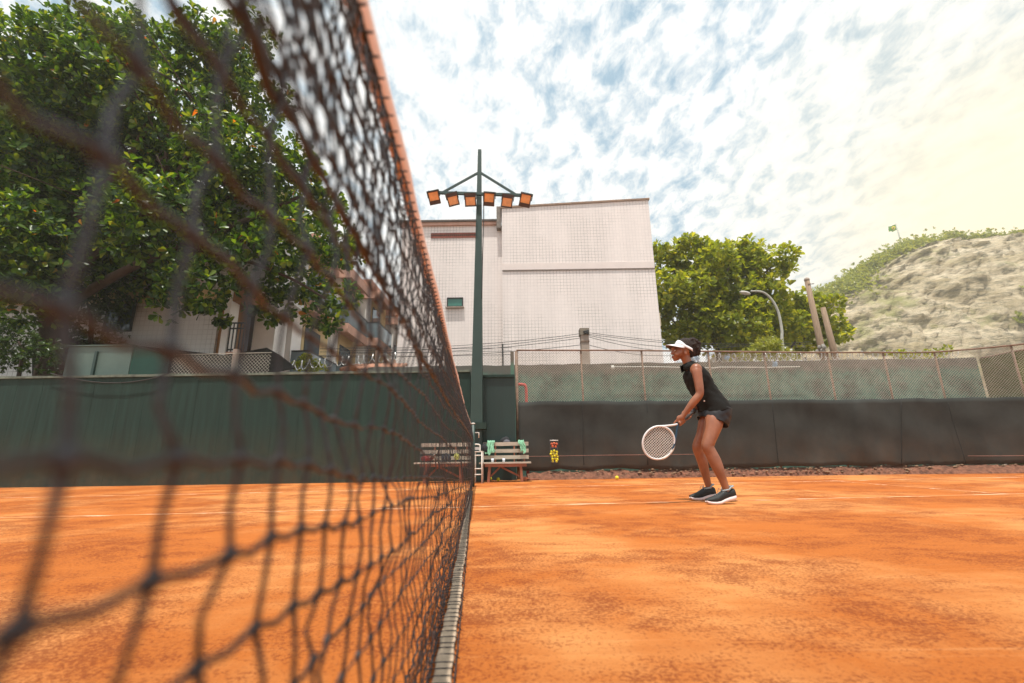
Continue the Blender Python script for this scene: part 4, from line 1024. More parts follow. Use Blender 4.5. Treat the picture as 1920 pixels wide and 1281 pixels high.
# trees on the right
def px_tree(name, label, trunkpx, Y, blobpx, mat, per, size, seed, depth=1.5, nleaf=7, wid=.30, tr=.28):
    g = np.random.default_rng(seed); t = thing(name, P(*trunkpx, Y)*(1, 1, 0), label, 'tree', 'trees right of the tiled building')
    bl = []
    for (x, y, r) in blobpx:
        R_ = r/FPX*Y
        for rep in range(2 if r > 36 else 1):
            YY = Y+g.uniform(-depth, depth); bl.append((P(x, y, YY), R_*(1 if rep == 0 else .8)))
    V, F = crown_from_blobs(bl, per, size, g, nleaf=nleaf, wid=wid, up=.7); arr('crown', V, F, mat, t)
    b0 = P(*trunkpx, Y)*(1, 1, 0); cpt = P(trunkpx[0], min(b_[1] for b_ in blobpx)+100, Y)
    ps = [([b0, b0*(1, 1, 0)+(0, 0, 2.2), (b0+cpt)/2*(1, 1, 1), cpt], tr, tr*.35)]
    mid = P(trunkpx[0], 640, Y)
    for (x, y, r) in blobpx[::2]: ps.append(([mid+(0, 0, g.uniform(-.4, .8)), (mid+P(x, y, Y))/2+g.normal(0, .3, 3), P(x, y, Y)], tr*.42, .03))
    limbs(ps).build('trunk', 'bark', t); return t
px_tree('street_tree', 'large round street tree right beside the tiled building', (1340, 700), 25,
        [(1255, 490, 34), (1300, 480, 36), (1345, 490, 40), (1400, 485, 38), (1440, 510, 34), (1250, 545, 38), (1310, 545, 48), (1375, 550, 50), (1435, 555, 36), (1262, 605, 34), (1320, 605, 46), (1385, 610, 46), (1285, 640, 30), (1350, 640, 34), (1420, 630, 34), (1295, 455, 16), (1470, 480, 18), (1455, 590, 22), (1240, 580, 22), (1475, 505, 13), (1380, 458, 15), (1240, 470, 15)],
        'leaf_r', 8.5, .36, 21)
px_tree('smaller_street_tree', 'lower spreading tree behind the two leaning utility poles', (1510, 700), 27,
        [(1480, 575, 24), (1515, 570, 24), (1480, 610, 28), (1525, 605, 28), (1560, 600, 20), (1578, 628, 15), (1500, 640, 24), (1545, 640, 20), (1565, 570, 13), (1590, 628, 9), (1445, 640, 22)],
        'leaf_r', 10.0, .36, 22, tr=.18)
for nm, lab, Y, bl, seed, trunk in [('garden_shrub', 'tall yellowish shrub rising above the fence at the foot of the curved street lamp', 13.5, [(1432, 640, 10), (1450, 650, 12), (1420, 655, 11), (1440, 665, 14), (1468, 662, 10), (1400, 665, 10), (1480, 672, 12), (1410, 675, 12), (1455, 640, 8)], 31, (1440, 700)),
                                    ('garden_shrub', 'bright green shrub tops behind the fence in front of the cliff', 14, [(1672, 662, 7), (1690, 668, 9), (1715, 668, 7), (1740, 667, 9), (1762, 660, 7), (1775, 655, 5), (1700, 676, 10), (1755, 672, 9)], 32, (1715, 700))]:
    g = np.random.default_rng(seed); t = thing(nm, P(*trunk, Y)*(1, 1, 0), lab, 'shrub')
    V, F = crown_from_blobs([(P(x, y, Y+g.uniform(-.3, .3)), r/FPX*Y) for x, y, r in bl], 75, .12, g, nleaf=6, inner=.1, wid=.24); arr('foliage', V, F, 'leaf_shrub' if seed == 31 else 'leaf_r', t)
    b0 = P(*trunk, Y)*(1, 1, 0); limbs([([b0, (b0+P(x, y, Y))/2+(0, 0, .3), P(x, y, Y)], .03, .008) for x, y, r in bl[::2]]).build('stems', 'bark', t)

# lamp and poles
sl = thing('street_lamp', P(1468, 655, 20)*(1, 1, 0), 'curved street lamp arching left in front of the round tree', 'street lamp')
pth = spline([P(1468, 655, 20)*(1, 1, 0), P(1469, 660, 20), P(1466, 620, 20), P(1459, 585, 20), P(1447, 562, 20), P(1430, 548, 20), P(1408, 546, 20)], 8)
b = MB(); b.smooth = True; b.tube(pth, list(np.linspace(.075, .04, len(pth))), 10); b.build('pole', 'street_metal', sl)
b = MB(); b.smooth = True; b.ell(P(1397, 549.5, 20), (.26, .13, .085), rot=np.array([[.97, 0, -.24], [0, 1, 0], [.24, 0, .97]]).T); b.build('lamp_head', simple('lamp_head_grey', (.5, .48, .42), .4), sl)
for tpx, bpx, Y, lab, cp_ in [((1513, 526), (1541, 657), 20, 'tall leaning wooden utility pole, the taller one of the pair', 1), ((1543, 577), (1563, 657), 20.5, 'shorter leaning wooden utility pole right of the tall one', 0)]:
    A_, B_ = P(*tpx, Y), P(*bpx, Y); g0 = A_+(B_-A_)*(A_[2]/(A_[2]-B_[2])); g0[2] = 0
    t = thing('utility_pole', g0, lab, 'utility pole', 'leaning wooden utility poles')
    b = MB(); b.smooth = True; b.tube([g0, B_, A_], [.16, .145, .105], 12); b.build('shaft', 'pole_wood', t)
    if cp_:
        b = MB(); b.smooth = True; b.ell(A_+(0, 0, .03), (.12, .12, .11)); b.build('cap', 'conc', t)
        b = MB(); c = P(1515, 533, Y-.1); b.bar(c, c+(.28, 0, .02), .03, .03); b.build('step_peg', 'rust', t)
        b = MB(); c = P(1540, 652, Y-.15)
        for k in range(5): b.ell(c+g1.normal(0, .08, 3), (.10, .06, .10), 8, 6)
        b.build('cable_box', simple('grey_box', (.25, .23, .2), .7), t)

# ------------------------------------------------------------------ hill
HYD = 115.0
ridge = [(1380, 640), (1440, 610), (1500, 585), (1545, 562), (1580, 545), (1615, 518), (1650, 498), (1700, 478), (1740, 470), (1790, 464), (1850, 467), (1920, 462), (2100, 450), (2400, 470), (2800, 560)]
rx = [r[0] for r in ridge]; ry = [r[1] for r in ridge]
def ridge_pt(x): return P(x, float(np.interp(x, rx, ry)), HYD)
gh = np.random.default_rng(5)
nu, nv = 300, 90
ph = gh.uniform(0, 6.28, (14,)); kx = gh.normal(0, 1, (14, 3))
def hn(p, sc):
    s_ = 0
    for i in range(14): s_ += math.sin((kx[i]@p)*sc*(1+.55*i)+ph[i])/(1+.55*i)
    return s_
Vh = []
for i in range(nu):
    x = 1380+(2800-1380)*i/(nu-1); rp = ridge_pt(x)
    for j in range(nv):
        t = j/(nv-1)
        if t < .8:
            k = t/.8; prof = math.sin(k*math.pi/2)**.75; y = HYD-34+34*(k**1.7); z = rp[2]*prof
        else:
            k = (t-.8)/.2; y = HYD+k*60; z = rp[2]*(1-.12*k*k)
        p = np.array([rp[0]*(1 if t < .8 else 1+.5*(t-.8)), y, z])
        w = min(1, t*8)*min(1, max(0, (1-t)*5))*(.25 if t > .76 else 1)
        led = math.sin((z*.55-rp[0]*.26)+1.8*hn(p, .06))   # slanting ledges of the rock
        d = (hn(p, .09)*1.0+led*.40+abs(hn(p*np.array([1, 1, 1.8]), .40))*.8+gh.normal(0, .22))*w
        Vh.append(p+np.array([0, -d, d*.15]))
Fh = [(i*nv+j, (i+1)*nv+j, (i+1)*nv+j+1, i*nv+j+1) for i in range(nu-1) for j in range(nv-1)]
arr('cliff_hill', Vh, Fh, 'rock', smooth=True, kind='structure')
# scrub along the ridge: nobody could count it
Vh = np.array(Vh).reshape(nu, nv, 3)
C = []; Dd = []
for i in range(0, nu):
    x = 1380+(2800-1380)*i/(nu-1)
    dens = 110 if x < 1690 else (50 if x < 1735 else 110)
    for k in range(dens):
        if x < 1700: j = int(nv*.8)-int(abs(gh.normal(0, 4 if x > 1560 else 9))); hgt = abs(gh.normal(0, 1.2))+.1
        else: j = int(nv*.8)-int(abs(gh.normal(0, 1.5))); hgt = abs(gh.uniform(0, 3.6 if x > 1735 else 1.0))*(.65+.35*math.sin(x*.11)+.2*math.sin(x*.37))
        p = Vh[min(nu-1, max(0, i+int(gh.integers(-1, 2)))), max(2, j)]; C.append(p+gh.normal(0, .7, 3)*np.array([1.3, 1.2, .4])+np.array([0, -.5, hgt])); Dd.append((gh.normal(0, .5), -.6+gh.normal(0, .4), 1))
for k in range(420):     # patches on the face
    pass
for (px_, py_, rx_, ry_, n_) in [(1745, 600, 22, 12, 70), (1770, 580, 16, 6, 40), (1870, 590, 26, 4, 60), (1885, 535, 45, 8, 120), (1715, 620, 14, 6, 40), (1810, 488, 16, 4, 40), (1650, 600, 10, 5, 26), (1690, 540, 14, 5, 30), (1830, 620, 22, 5, 40), (1780, 520, 20, 4, 30), (1905, 630, 20, 6, 40)]:
    for q in range(n_):
        x = px_+gh.normal(0, rx_*.6); y = py_+gh.normal(0, ry_*.5)-(x-px_)*.35
        i = int((x-1380)/(2800-1380)*(nu-1))
        # find the row on the face that projects to this height
        rowz = Vh[i, :int(nv*.8), :]; d = rowz-CAM; yy = 640.5-FPX*(d@_U)/(d@_F); j = int(np.argmin(abs(yy-y)))
        C.append(Vh[i, j]+np.array([0, -.6, .2])+gh.normal(0, .35, 3)); Dd.append((0, -.8, 1))
V, F = rosettes(np.array(C), np.array(Dd, float), .62, 6, (.3, 1.3), .42, gh)
arr('hill_scrub', V, F, 'leaf_hill', kind='stuff', label='dense green scrub covering the ridge and ledges of the cliff')
# umbrella tree next to the flag
for nm, lab, bl, trk in [('hilltop_tree', 'small umbrella shaped tree on the ridge beside the flagpole', [(1698, 463, 6), (1706, 459, 7), (1714, 457, 5), (1692, 467, 4)], (1704, 474)),
                         ('hilltop_tree', 'ragged low tree on the ridge right of the umbrella tree', [(1724, 466, 6), (1732, 461, 6), (1740, 458, 5), (1729, 470, 5)], (1726, 476))]:
    g = np.random.default_rng(len(lab)); Y = HYD-1
    r_pt = ridge_pt(trk[0])
    t = thing(nm, r_pt, lab, 'tree', 'lone trees on the ridge')
    V, F = crown_from_blobs([(P(x, y, Y), (r/FPX*Y, r/FPX*Y, r/FPX*Y*.6)) for x, y, r in bl], 5, .75, g, nleaf=6, inner=.1, wid=.4); arr('crown', V, F, 'leaf_hill', t)
    limbs([([r_pt-(0, 0, 1), (r_pt+P(*bl[1][:2], Y))/2+(.3, 0, 0), P(*bl[1][:2], Y)], .25, .1), ([r_pt-(0, 0, 1), (r_pt+P(*bl[0][:2], Y))/2, P(*bl[0][:2], Y)], .18, .08)]).build('trunk', 'bark', t)
fb = P(1694, 474, HYD-2); ft = P(1680, 419, HYD-2)
fl_ = thing('flagpole', fb, 'leaning flagpole with a green and yellow flag on the hilltop', 'flagpole')
b = MB(); b.smooth = True; b.tube([fb-(0, 0, 2), ft], .16, 8); b.build('pole', 'street_metal', fl_)
def flagpt(u, v):     # u away from pole, v down
    a = P(1679, 421, HYD-2)*(1-v)+P(1681.5, 432, HYD-2)*v; c = P(1665, 426, HYD-2)*(1-v)+P(1666, 436, HYD-2)*v
    return a*(1-u)+c*u+np.array([0, .35*math.sin(u*6), .12*math.sin(u*7+v)])
def patch(poly, dy, name, mat, par):
    n_ = 10; b = MB()
    if poly is None:
        vs = [flagpt(i/n_, j/n_)+np.array([0, dy, 0]) for i in range(n_+1) for j in range(n_+1)]
        b.add(vs, [(i*(n_+1)+j, (i+1)*(n_+1)+j, (i+1)*(n_+1)+j+1, i*(n_+1)+j+1) for i in range(n_) for j in range(n_)])
    else: b.add([flagpt(u, v)+np.array([0, dy, 0]) for u, v in poly], [tuple(range(len(poly)))])
    o = b.build(name, mat, par); md = o.modifiers.new('t', 'SOLIDIFY'); md.thickness = .03; return o
fg = patch(None, 0, 'flag', 'flag_g', fl_)
patch([(.1, .5), (.5, .12), (.9, .5), (.5, .88)], -.45, 'flag_diamond', 'flag_y', fg)
patch([(.5+.16*math.cos(a), .5+.22*math.sin(a)) for a in np.linspace(0, 6.28, 14, endpoint=False)], -.52, 'flag_disc', 'flag_b', fg)

# ------------------------------------------------------------------ the player
def S(*rows):
    """rows of (px, py, Y, r_inplane[, r_lateral]) -> smooth path + radii"""
    a = np.array([[*P(r[0], r[1], r[2]), r[3], r[4] if len(r) > 4 else r[3]] for r in rows]); s_ = spline(a, 5)
    return [q[:3] for q in s_], [(q[3], q[4]) for q in s_]
LAT = (0, 1, 0)
who = thing('person', P(1345, 941, 4.55)*(1, 1, 0), 'tennis player in black polo and shorts crouching with a racket by the net', 'person')
b = MB()
# torso
p_, r_ = S((1298, 688, 4.55, .045, .10), (1303, 700, 4.55, .088, .150), (1311, 716, 4.55, .100, .150), (1322, 738, 4.55, .098, .130), (1334, 757, 4.55, .112, .150), (1340, 772, 4.55, .120, .165), (1338, 784, 4.55, .105, .150))
b.tube(p_, [(a*.95, c*.95) for a, c in r_], 22, flat=LAT)
# neck, head
p_, r_ = S((1281, 662, 4.54, .050, .048), (1287, 675, 4.54, .045, .043), (1293, 687, 4.545, .052, .055), (1299, 697, 4.55, .06, .08)); b.tube(p_, r_, 18, flat=LAT)
hc = P(1283.5, 653, 4.54)
b.ell(hc, (.094, .074, .092), 24, 16)
b.ell(P(1273.5, 662, 4.54), (.060, .056, .062), 20, 14)
b.ell(P(1268, 671.5, 4.54), (.034, .036, .026), 16, 10)          # jaw and chin
b.ell(P(1265.5, 674.5, 4.54), (.018, .022, .016), 12, 8)
b.ell(P(1262.5, 653.5, 4.54), (.020, .050, .014), 14, 8)         # brow
p_, r_ = S((1262.0, 655.5, 4.54, .010, .009), (1260.6, 660, 4.54, .011, .012), (1259.2, 663.0, 4.54, .011, .014)); b.tube(p_, r_, 12, flat=LAT)
b.ell(P(1260.2, 663.6, 4.54), (.012, .019, .009), 12, 8)
b.ell(P(1261.8, 668.3, 4.54), (.011, .024, .007), 12, 8); b.ell(P(1262.2, 670.8, 4.54), (.011, .022, .0075), 12, 8)
for yy in (4.54-.038, 4.54+.038): b.ell(P(1269, 664.5, yy), (.026, .022, .026), 12, 8)   # cheeks
for yy, sg in ((4.54-.070, -1), (4.54+.070, 1)):
    b.ell(P(1285.5, 662, yy), (.017, .010, .028), 14, 10)
# arms
p_, r_ = S((1303, 692, 4.42, .052), (1306, 697, 4.385, .050), (1309, 712, 4.37, .043), (1311.5, 728, 4.36, .040), (1311.5, 740, 4.36, .037), (1302, 752, 4.37, .038), (1292, 765, 4.39, .031), (1283, 777, 4.41, .024), (1278, 784, 4.42, .026))
b.tube(p_, r_, 16)
b.ell(P(1305.5, 692, 4.40), (.055, .055, .055), 16, 10)
p_, r_ = S((1302, 692, 4.70, .052), (1310, 712, 4.73, .043), (1318, 738, 4.73, .038), (1312, 752, 4.69, .038), (1304, 763, 4.61, .030), (1297, 772, 4.54, .024), (1292, 778, 4.505, .026))
b.tube(p_, r_, 16); b.ell(P(1302, 692, 4.69), (.055, .055, .055), 16, 10)
# legs
p_, r_ = S((1341, 775, 4.47, .082, .075), (1338, 793, 4.44, .086, .080), (1333, 812, 4.42, .072), (1328.5, 828, 4.40, .060), (1327, 838, 4.395, .059, .055), (1333, 850, 4.39, .056, .050), (1340, 864, 4.385, .058, .050), (1348, 882, 4.38, .050, .045), (1356, 902, 4.38, .036), (1361.5, 917, 4.38, .033), (1364, 927, 4.38, .036))
b.tube(p_, r_, 18, flat=LAT)
b.ell(P(1322.5, 835, 4.40), (.036, .036, .042), 12, 10)
p_, r_ = S((1333, 778, 4.63, .080, .075), (1325, 795, 4.66, .080), (1318, 815, 4.68, .064), (1311, 830, 4.70, .056), (1308.5, 840, 4.71, .054), (1312, 852, 4.72, .050), (1317, 866, 4.73, .050), (1321, 882, 4.74, .044), (1326, 902, 4.75, .034), (1330, 915, 4.76, .031), (1331, 923, 4.76, .033))
b.tube(p_, r_, 18, flat=LAT); b.ell(P(1304, 838, 4.71), (.032, .034, .040), 12, 10)
# hands on the handle
butt = P(1296.5, 774.5, 4.50); thr = P(1270.5, 795.5, 4.435); axh = (thr-butt)/np.linalg.norm(thr-butt)
e1 = np.cross(axh, np.array([0, 1., 0])); e1 /= np.linalg.norm(e1); e2 = np.cross(axh, e1)
if e1[2] < 0: e1 = -e1
if e2[1] > 0: e2 = -e2       # e2 towards the viewer, e1 upwards
def around(s_, a, r): return butt+axh*s_+e1*math.cos(a)*r+e2*math.sin(a)*r
Lh = np.linalg.norm(thr-butt)
def hand(s0, side, wrist):
    pc = around(s0, math.radians(38*side), .034)
    b.ell(pc, (.034, .020, .038), 14, 10)
    b.tube([wrist, (wrist+pc)/2, pc], [.024, .027, .026], 12)
    for k in range(4):
        s_ = s0-.033+.022*k+.004; L = [.9, 1.05, 1.0, .8][k]
        pts = [around(s_, math.radians(side*a), rr) for a, rr in [(60, .032), (95, .030), (135, .028), (175*L, .026), (215*L, .025)]]
        q = spline(pts, 3); b.tube(q, list(np.linspace(.0098, .0074, len(q))), 8)
    pts = [around(s0+.02, math.radians(side*10), .034), around(s0+.045, math.radians(-side*15), .030), around(s0+.066, math.radians(-side*40), .026)]
    q = spline(pts, 3); b.tube(q, list(np.linspace(.0115, .0085, len(q))), 8)
hand(Lh-.042, 1, P(1279.5, 781, 4.415)); hand(.055, -1, P(1293, 777, 4.50))
body = b.build('body', 'skin', who); remesh(body, .0055, 4, .5)
# face details
for yy, sg in ((4.54-.034, -1), (4.54+.034, 1)):
    b = MB(); b.smooth = True; c = P(1265.0, 657.6, yy); b.ell(c, (.0100, .0110, .0055), 12, 8); e = b.build('eye', 'eye', who)
    b = MB(); b.smooth = True; b.ell(c+(-.0070, sg*.003, 0), (.0045, .0055, .0050), 10, 8); b.build('iris', 'pupil', e)
    b = MB(); b.smooth = True; b.tube([c+(-.010, 0, .012), c+(-.004, sg*.016, .017), c+(.012, sg*.024, .012)], .0028, 6); b.build('eyebrow', 'hair', who)
b = MB(); b.smooth = True; b.ell(P(1260.9, 668.4, 4.54), (.008, .021, .0048), 14, 8); b.ell(P(1261.3, 670.7, 4.54), (.0085, .019, .0058), 14, 8); b.build('lips', 'lips', who)
# hair: cap, bun of curls
b = MB(); gg = np.random.default_rng(3)
b.ell(P(1285.5, 650.5, 4.54), (.094, .079, .094), 24, 16); b.ell(P(1293, 660, 4.54), (.06, .07, .06), 16, 12)
bc = P(1299.5, 646.5, 4.54)
b.ell(bc, (.066, .07, .068), 16, 12); b.ell(P(1303, 654, 4.54), (.045, .055, .055), 12, 10); b.ell(P(1300, 664, 4.54), (.018, .04, .03), 10, 8)
for k in range(230):
    d = gg.normal(0, 1, 3); d /= np.linalg.norm(d); c = bc if k < 170 else P(1304, 656, 4.54)
    rr = np.array([.066, .07, .068]) if k < 170 else np.array([.045, .055, .055])
    b.ell(c+d*rr*gg.uniform(.93, 1.10), gg.uniform(.008, .015), 6, 5)
hair = b.build('hair', 'hair', who)
# keep the hairline off the face
V = np.array([v.co for v in hair.data.vertices]); base_ = np.array(who['_w']); fz = P(1267, 655, 4.54)-base_; ez = P(1284, 662, 4.54)-base_
for i, v in enumerate(V):
    lim = fz[0]+max(0, (fz[2]+.045-v[2]))*1.15      # hairline runs back and down to the ear
    if v[0] < lim: hair.data.vertices[i].co.x = lim+.002
remesh(hair, .006, 1, .3)
# visor: band round the head and a curved brim
b = MB(); b.smooth = True
A0 = np.array([P(1268, 646.5, 4.54), P(1299, 661, 4.54)])      # slopes down to the back
cen = (A0[0]+A0[1])/2; tl = (A0[1]-A0[0]); tl /= np.linalg.norm(tl); nu_ = np.cross(np.array([0, 1., 0]), tl); nu_ = -nu_ if nu_[2] < 0 else nu_
vs = []; nn = 48
for i in range(nn):
    a = 2*math.pi*i/nn; ca, sa = math.cos(a), math.sin(a)
    hgt = .020 if ca > -.2 else .020+.030*min(1, (-ca-.2)/.6)      # taller at the front
    for (dr, dz) in ((0.001, -.016), (0.001, -.016+hgt+.008), (.005, -.016+hgt+.008), (.005, -.016)):
        taper = 1-(.10 if dz > 0 else 0)
        vs.append(cen+tl*ca*(.106+dr)*taper+np.array([0, 1, 0])*sa*(.083+dr)*taper+nu_*dz)
fs = []
for i in range(nn):
    for k in range(4): fs.append((i*4+k, ((i+1) % nn)*4+k, ((i+1) % nn)*4+(k+1) % 4, i*4+(k+1) % 4))
b.add(vs, fs); vis = b.build('visor', 'visor', who)
def brim(dz, name, mat, par, shrink=1):
    b = MB(); b.smooth = True; vs = []; na, nr_2 = 25, 8
    fw = P(1249.5, 650.5, 4.54); rt = P(1266.5, 651, 4.54)
    for i in range(na):
        a = math.radians(-78+156*i/(na-1)); 
        inn = cen+tl*(-math.cos(a))*.104+np.array([0, 1, 0])*math.sin(a)*.084+nu_*(-.012)
        out = cen+tl*(-math.cos(a))*.104*.9+np.array([0, 1, 0])*math.sin(a)*.092+nu_*(-.012)
        ext = max(0, math.cos(a*1.12))**.75*.092*shrink
        dirn = np.array([-1, 0, -.06])
        for j in range(nr_2):
            t = j/(nr_2-1); p = inn+dirn*ext*t+np.array([0, 0, -.018*(abs(math.sin(a))**2)*t+.0*t+dz]); vs.append(p)
    b.add(vs, [(i*nr_2+j, i*nr_2+j+1, (i+1)*nr_2+j+1, (i+1)*nr_2+j) for i in range(na-1) for j in range(nr_2-1)])
    o = b.build(name, mat, par); md = o.modifiers.new('t', 'SOLIDIFY'); md.thickness = .0035; return o
brim(.004, 'brim', 'visor', vis); brim(-.0015, 'brim_lining', 'visor_under', vis, .96)
# polo
def cloth(name, rows, mat, n=40, wr=.004, open_ends=True, par=who, thick=.004, k=70):
    p_, r_ = S(*rows); b = MB(); b.smooth = True; b.tube(p_, r_, n, cap=not open_ends, flat=LAT)
    V = np.array(b.v); g = np.random.default_rng(len(name)); kk = g.normal(0, 1, (5, 3)); c_ = V.mean(0)
    out = []
    for i, v in enumerate(V):
        ring = np.array(p_[i//n]); d = v-ring; L = np.linalg.norm(d); s_ = sum(math.sin(kk[a]@v*k*(.5+.3*a)+a) for a in range(5))/3
        out.append(tuple(v+d/L*wr*s_))
    b.v = out; o = b.build(name, mat, par); md = o.modifiers.new('t', 'SOLIDIFY'); md.thickness = thick; md.offset = 1; return o
cloth('polo_shirt', [(1290, 685.5, 4.55, .052, .060), (1296, 690, 4.55, .068, .100), (1301.5, 700, 4.55, .100, .150), (1309, 714, 4.55, .116, .156), (1317, 729, 4.55, .116, .142), (1327, 746, 4.55, .122, .148), (1336, 762, 4.55, .134, .176), (1341, 773, 4.55, .140, .186)], 'polo', 44, .006)
cloth('shorts', [(1342, 764, 4.55, .130, .178), (1341, 774, 4.55, .134, .184), (1338.5, 783, 4.55, .136, .188), (1335.5, 792, 4.55, .134, .190)], 'shorts', 44, .004)
# collar
b = MB(); b.smooth = True
cc = P(1289, 688, 4.55)
vs = []; na = 28
cax = P(1283, 676, 4.55)-P(1294, 697, 4.55); cax /= np.linalg.norm(cax); cf = np.cross(cax, np.array([0, 1., 0])); cf = -cf if cf[0] > 0 else cf
for i in range(na):
    a = math.radians(-150+300*i/(na-1)); rad_ = -cf*math.cos(a)*.056+np.array([0, 1, 0])*math.sin(a)*.060
    tip = abs(a)/math.radians(150)
    vs += [cc+rad_+cax*.028, cc+rad_*1.10+cax*.034, cc+rad_*(1.42-.12*tip)-cax*(.012+.022*tip)]
b.add(vs, [(i*3+j, (i+1)*3+j, (i+1)*3+j+1, i*3+j+1) for i in range(na-1) for j in range(2)])
o = b.build('collar', 'polo', who); md = o.modifiers.new('t', 'SOLIDIFY'); md.thickness = .005
b = MB(); b.smooth = True; b.ell(P(1320.5, 752, 4.394), (.008, .004, .008), 10, 8); b.build('shirt_emblem', simple('pale_emblem', (.6, .5, .45), .6), who)
b = MB(); b.smooth = True; c = P(1299, 770.5, 4.545); dw = P(1304, 763, 4.61)-P(1297, 772, 4.54); dw /= np.linalg.norm(dw)
b.tube([c-dw*.012, c+dw*.012], .031, 16); b.ell(P(1298.5, 771.5, 4.50), (.022, .014, .02), 12, 8); b.build('wrist_watch', 'frame_black', who)
# shoes
def shoe(toe, heel, Y, lift, par):
    T_ = P(*toe, Y); H_ = P(*heel, Y); gx0, gx1 = float(T_[0]), float(H_[0]); L = gx1-gx0
    y0 = Y
    st_ = [0, .06, .15, .3, .45, .6, .75, .88, .96, 1.0]      # toe -> heel
    halfw = [.018, .034, .044, .050, .046, .040, .038, .040, .036, .020]
    zb = [.022, .008, .002, .0, .003, .010+lift*.3, .014+lift*.6, .012+lift*.9, .018+lift, .030+lift]
    sh_ = [.016, .024, .026, .026, .028, .032, .036, .040, .038, .022]
    up_ = [.010, .022, .034, .050, .068, .078, .070, .068, .058, .030]
    def ring(i, lo, hi, wm, n=14, squash=3.0):
        x = gx0+L*st_[i]; pts = []
        for k in range(n):
            a = 2*math.pi*k/n; ca, sa = math.cos(a), math.sin(a)
            e = 2/squash; yy = math.copysign(abs(ca)**e, ca)*halfw[i]*wm; zz = (lo+hi)/2+math.copysign(abs(sa)**e, sa)*(hi-lo)/2
            pts.append((x, y0+yy, zz))
        return pts
    def loft(lo, hi, wm, sq_, name, mat, idx=range(10)):
        b = MB(); b.smooth = True; vs = []; n = 14
        for i in idx: vs += ring(i, lo(i), hi(i), wm, n, sq_)
        k = len(list(idx)); fs = [(i*n+j, i*n+(j+1) % n, (i+1)*n+(j+1) % n, (i+1)*n+j) for i in range(k-1) for j in range(n)] + [tuple(range(n)), tuple((k-1)*n+j for j in range(n-1, -1, -1))]
        b.add(vs, fs); return b.build(name, mat, par_)
    par_ = par
    so = loft(lambda i: zb[i], lambda i: zb[i]+sh_[i], 1.06, 4, 'shoe_sole', 'sole')
    par_ = par
    upo = loft(lambda i: zb[i]+sh_[i]*.6, lambda i: zb[i]+sh_[i]+up_[i], .98, 2.2, 'shoe', 'shoe')
    b = MB(); b.smooth = True
    zi = lambda s_: float(np.interp(s_, st_, np.array(zb)+np.array(sh_)+np.array(up_)))
    for k in range(5):
        s_ = .33+.055*k; hw = .020; x = gx0+L*s_; z = zi(s_)-.001
        b.tube([(x, y0-hw-.012, z-.016), (x+.004, y0-hw*.6, z-.001), (x, y0, z+.003), (x+.004, y0+hw*.6, z-.001), (x, y0+hw+.012, z-.016)], .0028, 5)
    b.tube([(gx0+L*.56, y0-.01, zi(.56)), (gx0+L*.53, y0-.02, zi(.56)+.028), (gx0+L*.50, y0-.024, zi(.5)+.006)], .003, 5)
    b.tube([(gx0+L*.56, y0+.01, zi(.56)), (gx0+L*.50, y0+.02, zi(.56)+.022), (gx0+L*.46, y0+.024, zi(.46)+.004)], .003, 5)
    b.build('laces', 'sock', upo)
    b = MB(); b.smooth = True; x = gx0+L*.76; z = zi(.78)
    pts = [(x+.052*math.cos(a), y0+.036*math.sin(a), z-.006+(.016 if math.cos(a) > .3 else 0)+.012*math.cos(a)) for a in np.linspace(0, 2*math.pi, 22)]
    b.tube(pts, .0075, 7, cap=False); b.build('shoe_collar', 'sock', upo)
shoe((1324, 944), (1380, 937), 4.38, .022, who)
shoe((1293.5, 935), (1342, 930), 4.76, .008, who)
# racket
rk = thing('tennis_racket', butt, 'white framed tennis racket held low in both hands of the player', 'racket')
hcn = P(1235, 830, 4.43); ra_ = hcn-thr; ra_ /= np.linalg.norm(ra_)
tipp = P(1212.5, 852, 4.43); A_ax = (tipp-hcn); la = np.linalg.norm(A_ax)*.96; A_ax /= la
# the head's second axis, measured across
crs = P(1256.5, 852, 4.46)-P(1214.5, 806.5, 4.43); B_ax = crs-A_ax*(crs@A_ax); lb_ = np.linalg.norm(B_ax)/2*.95; B_ax /= np.linalg.norm(B_ax); nrm = np.cross(A_ax, B_ax)
def he_(t, k=1): return hcn+A_ax*la*k*math.cos(t)+B_ax*lb_*k*math.sin(t)
b = MB(); b.smooth = True; b.tube([he_(t) for t in np.linspace(0, 2*math.pi, 64)], (.0095), 10, cap=False); b.build('frame', 'racket_w', rk)
b = MB(); b.smooth = True; b.tube([he_(t, 1.0)+nrm*.001 for t in np.linspace(math.radians(60), math.radians(82), 8)], .0108, 10); b.tube([he_(t, 1.0) for t in np.linspace(math.radians(95), math.radians(115), 8)], .0108, 10); b.build('bumper', 'white_tube', rk)
a1 = he_(math.radians(180+52)); a2 = he_(math.radians(180-52))
if a1[2] < a2[2]: a1, a2 = a2, a1
b = MB(); b.smooth = True; b.tube(spline([a1, a1*.62+thr*.38+(0, 0, -.004), a1*.25+thr*.75+(0, 0, -.004), thr], 5), .0095, 10); b.build('throat', 'racket_w', rk)
b = MB(); b.smooth = True; b.tube(spline([he_(math.radians(180-75) if a2[2] < a1[2] else 0), a2, a2*.55+thr*.45+(0.004, 0, 0), thr], 5), .0100, 10); b.build('throat', 'racket_b', rk)
b = MB(); b.smooth = True; b.tube([thr, thr-axh*.03, butt, butt-axh*.01], [.011, .0145, .0155, .018], 10); b.build('handle', 'grip', rk)
b = MB(); ns_ = 17
for i in range(1, 18):
    u = -1+2*i/18; w_ = math.sqrt(1-u*u)*.97; p0 = hcn+A_ax*la*u; b.tube([p0-B_ax*lb_*w_, p0+B_ax*lb_*w_], .0017, 4)
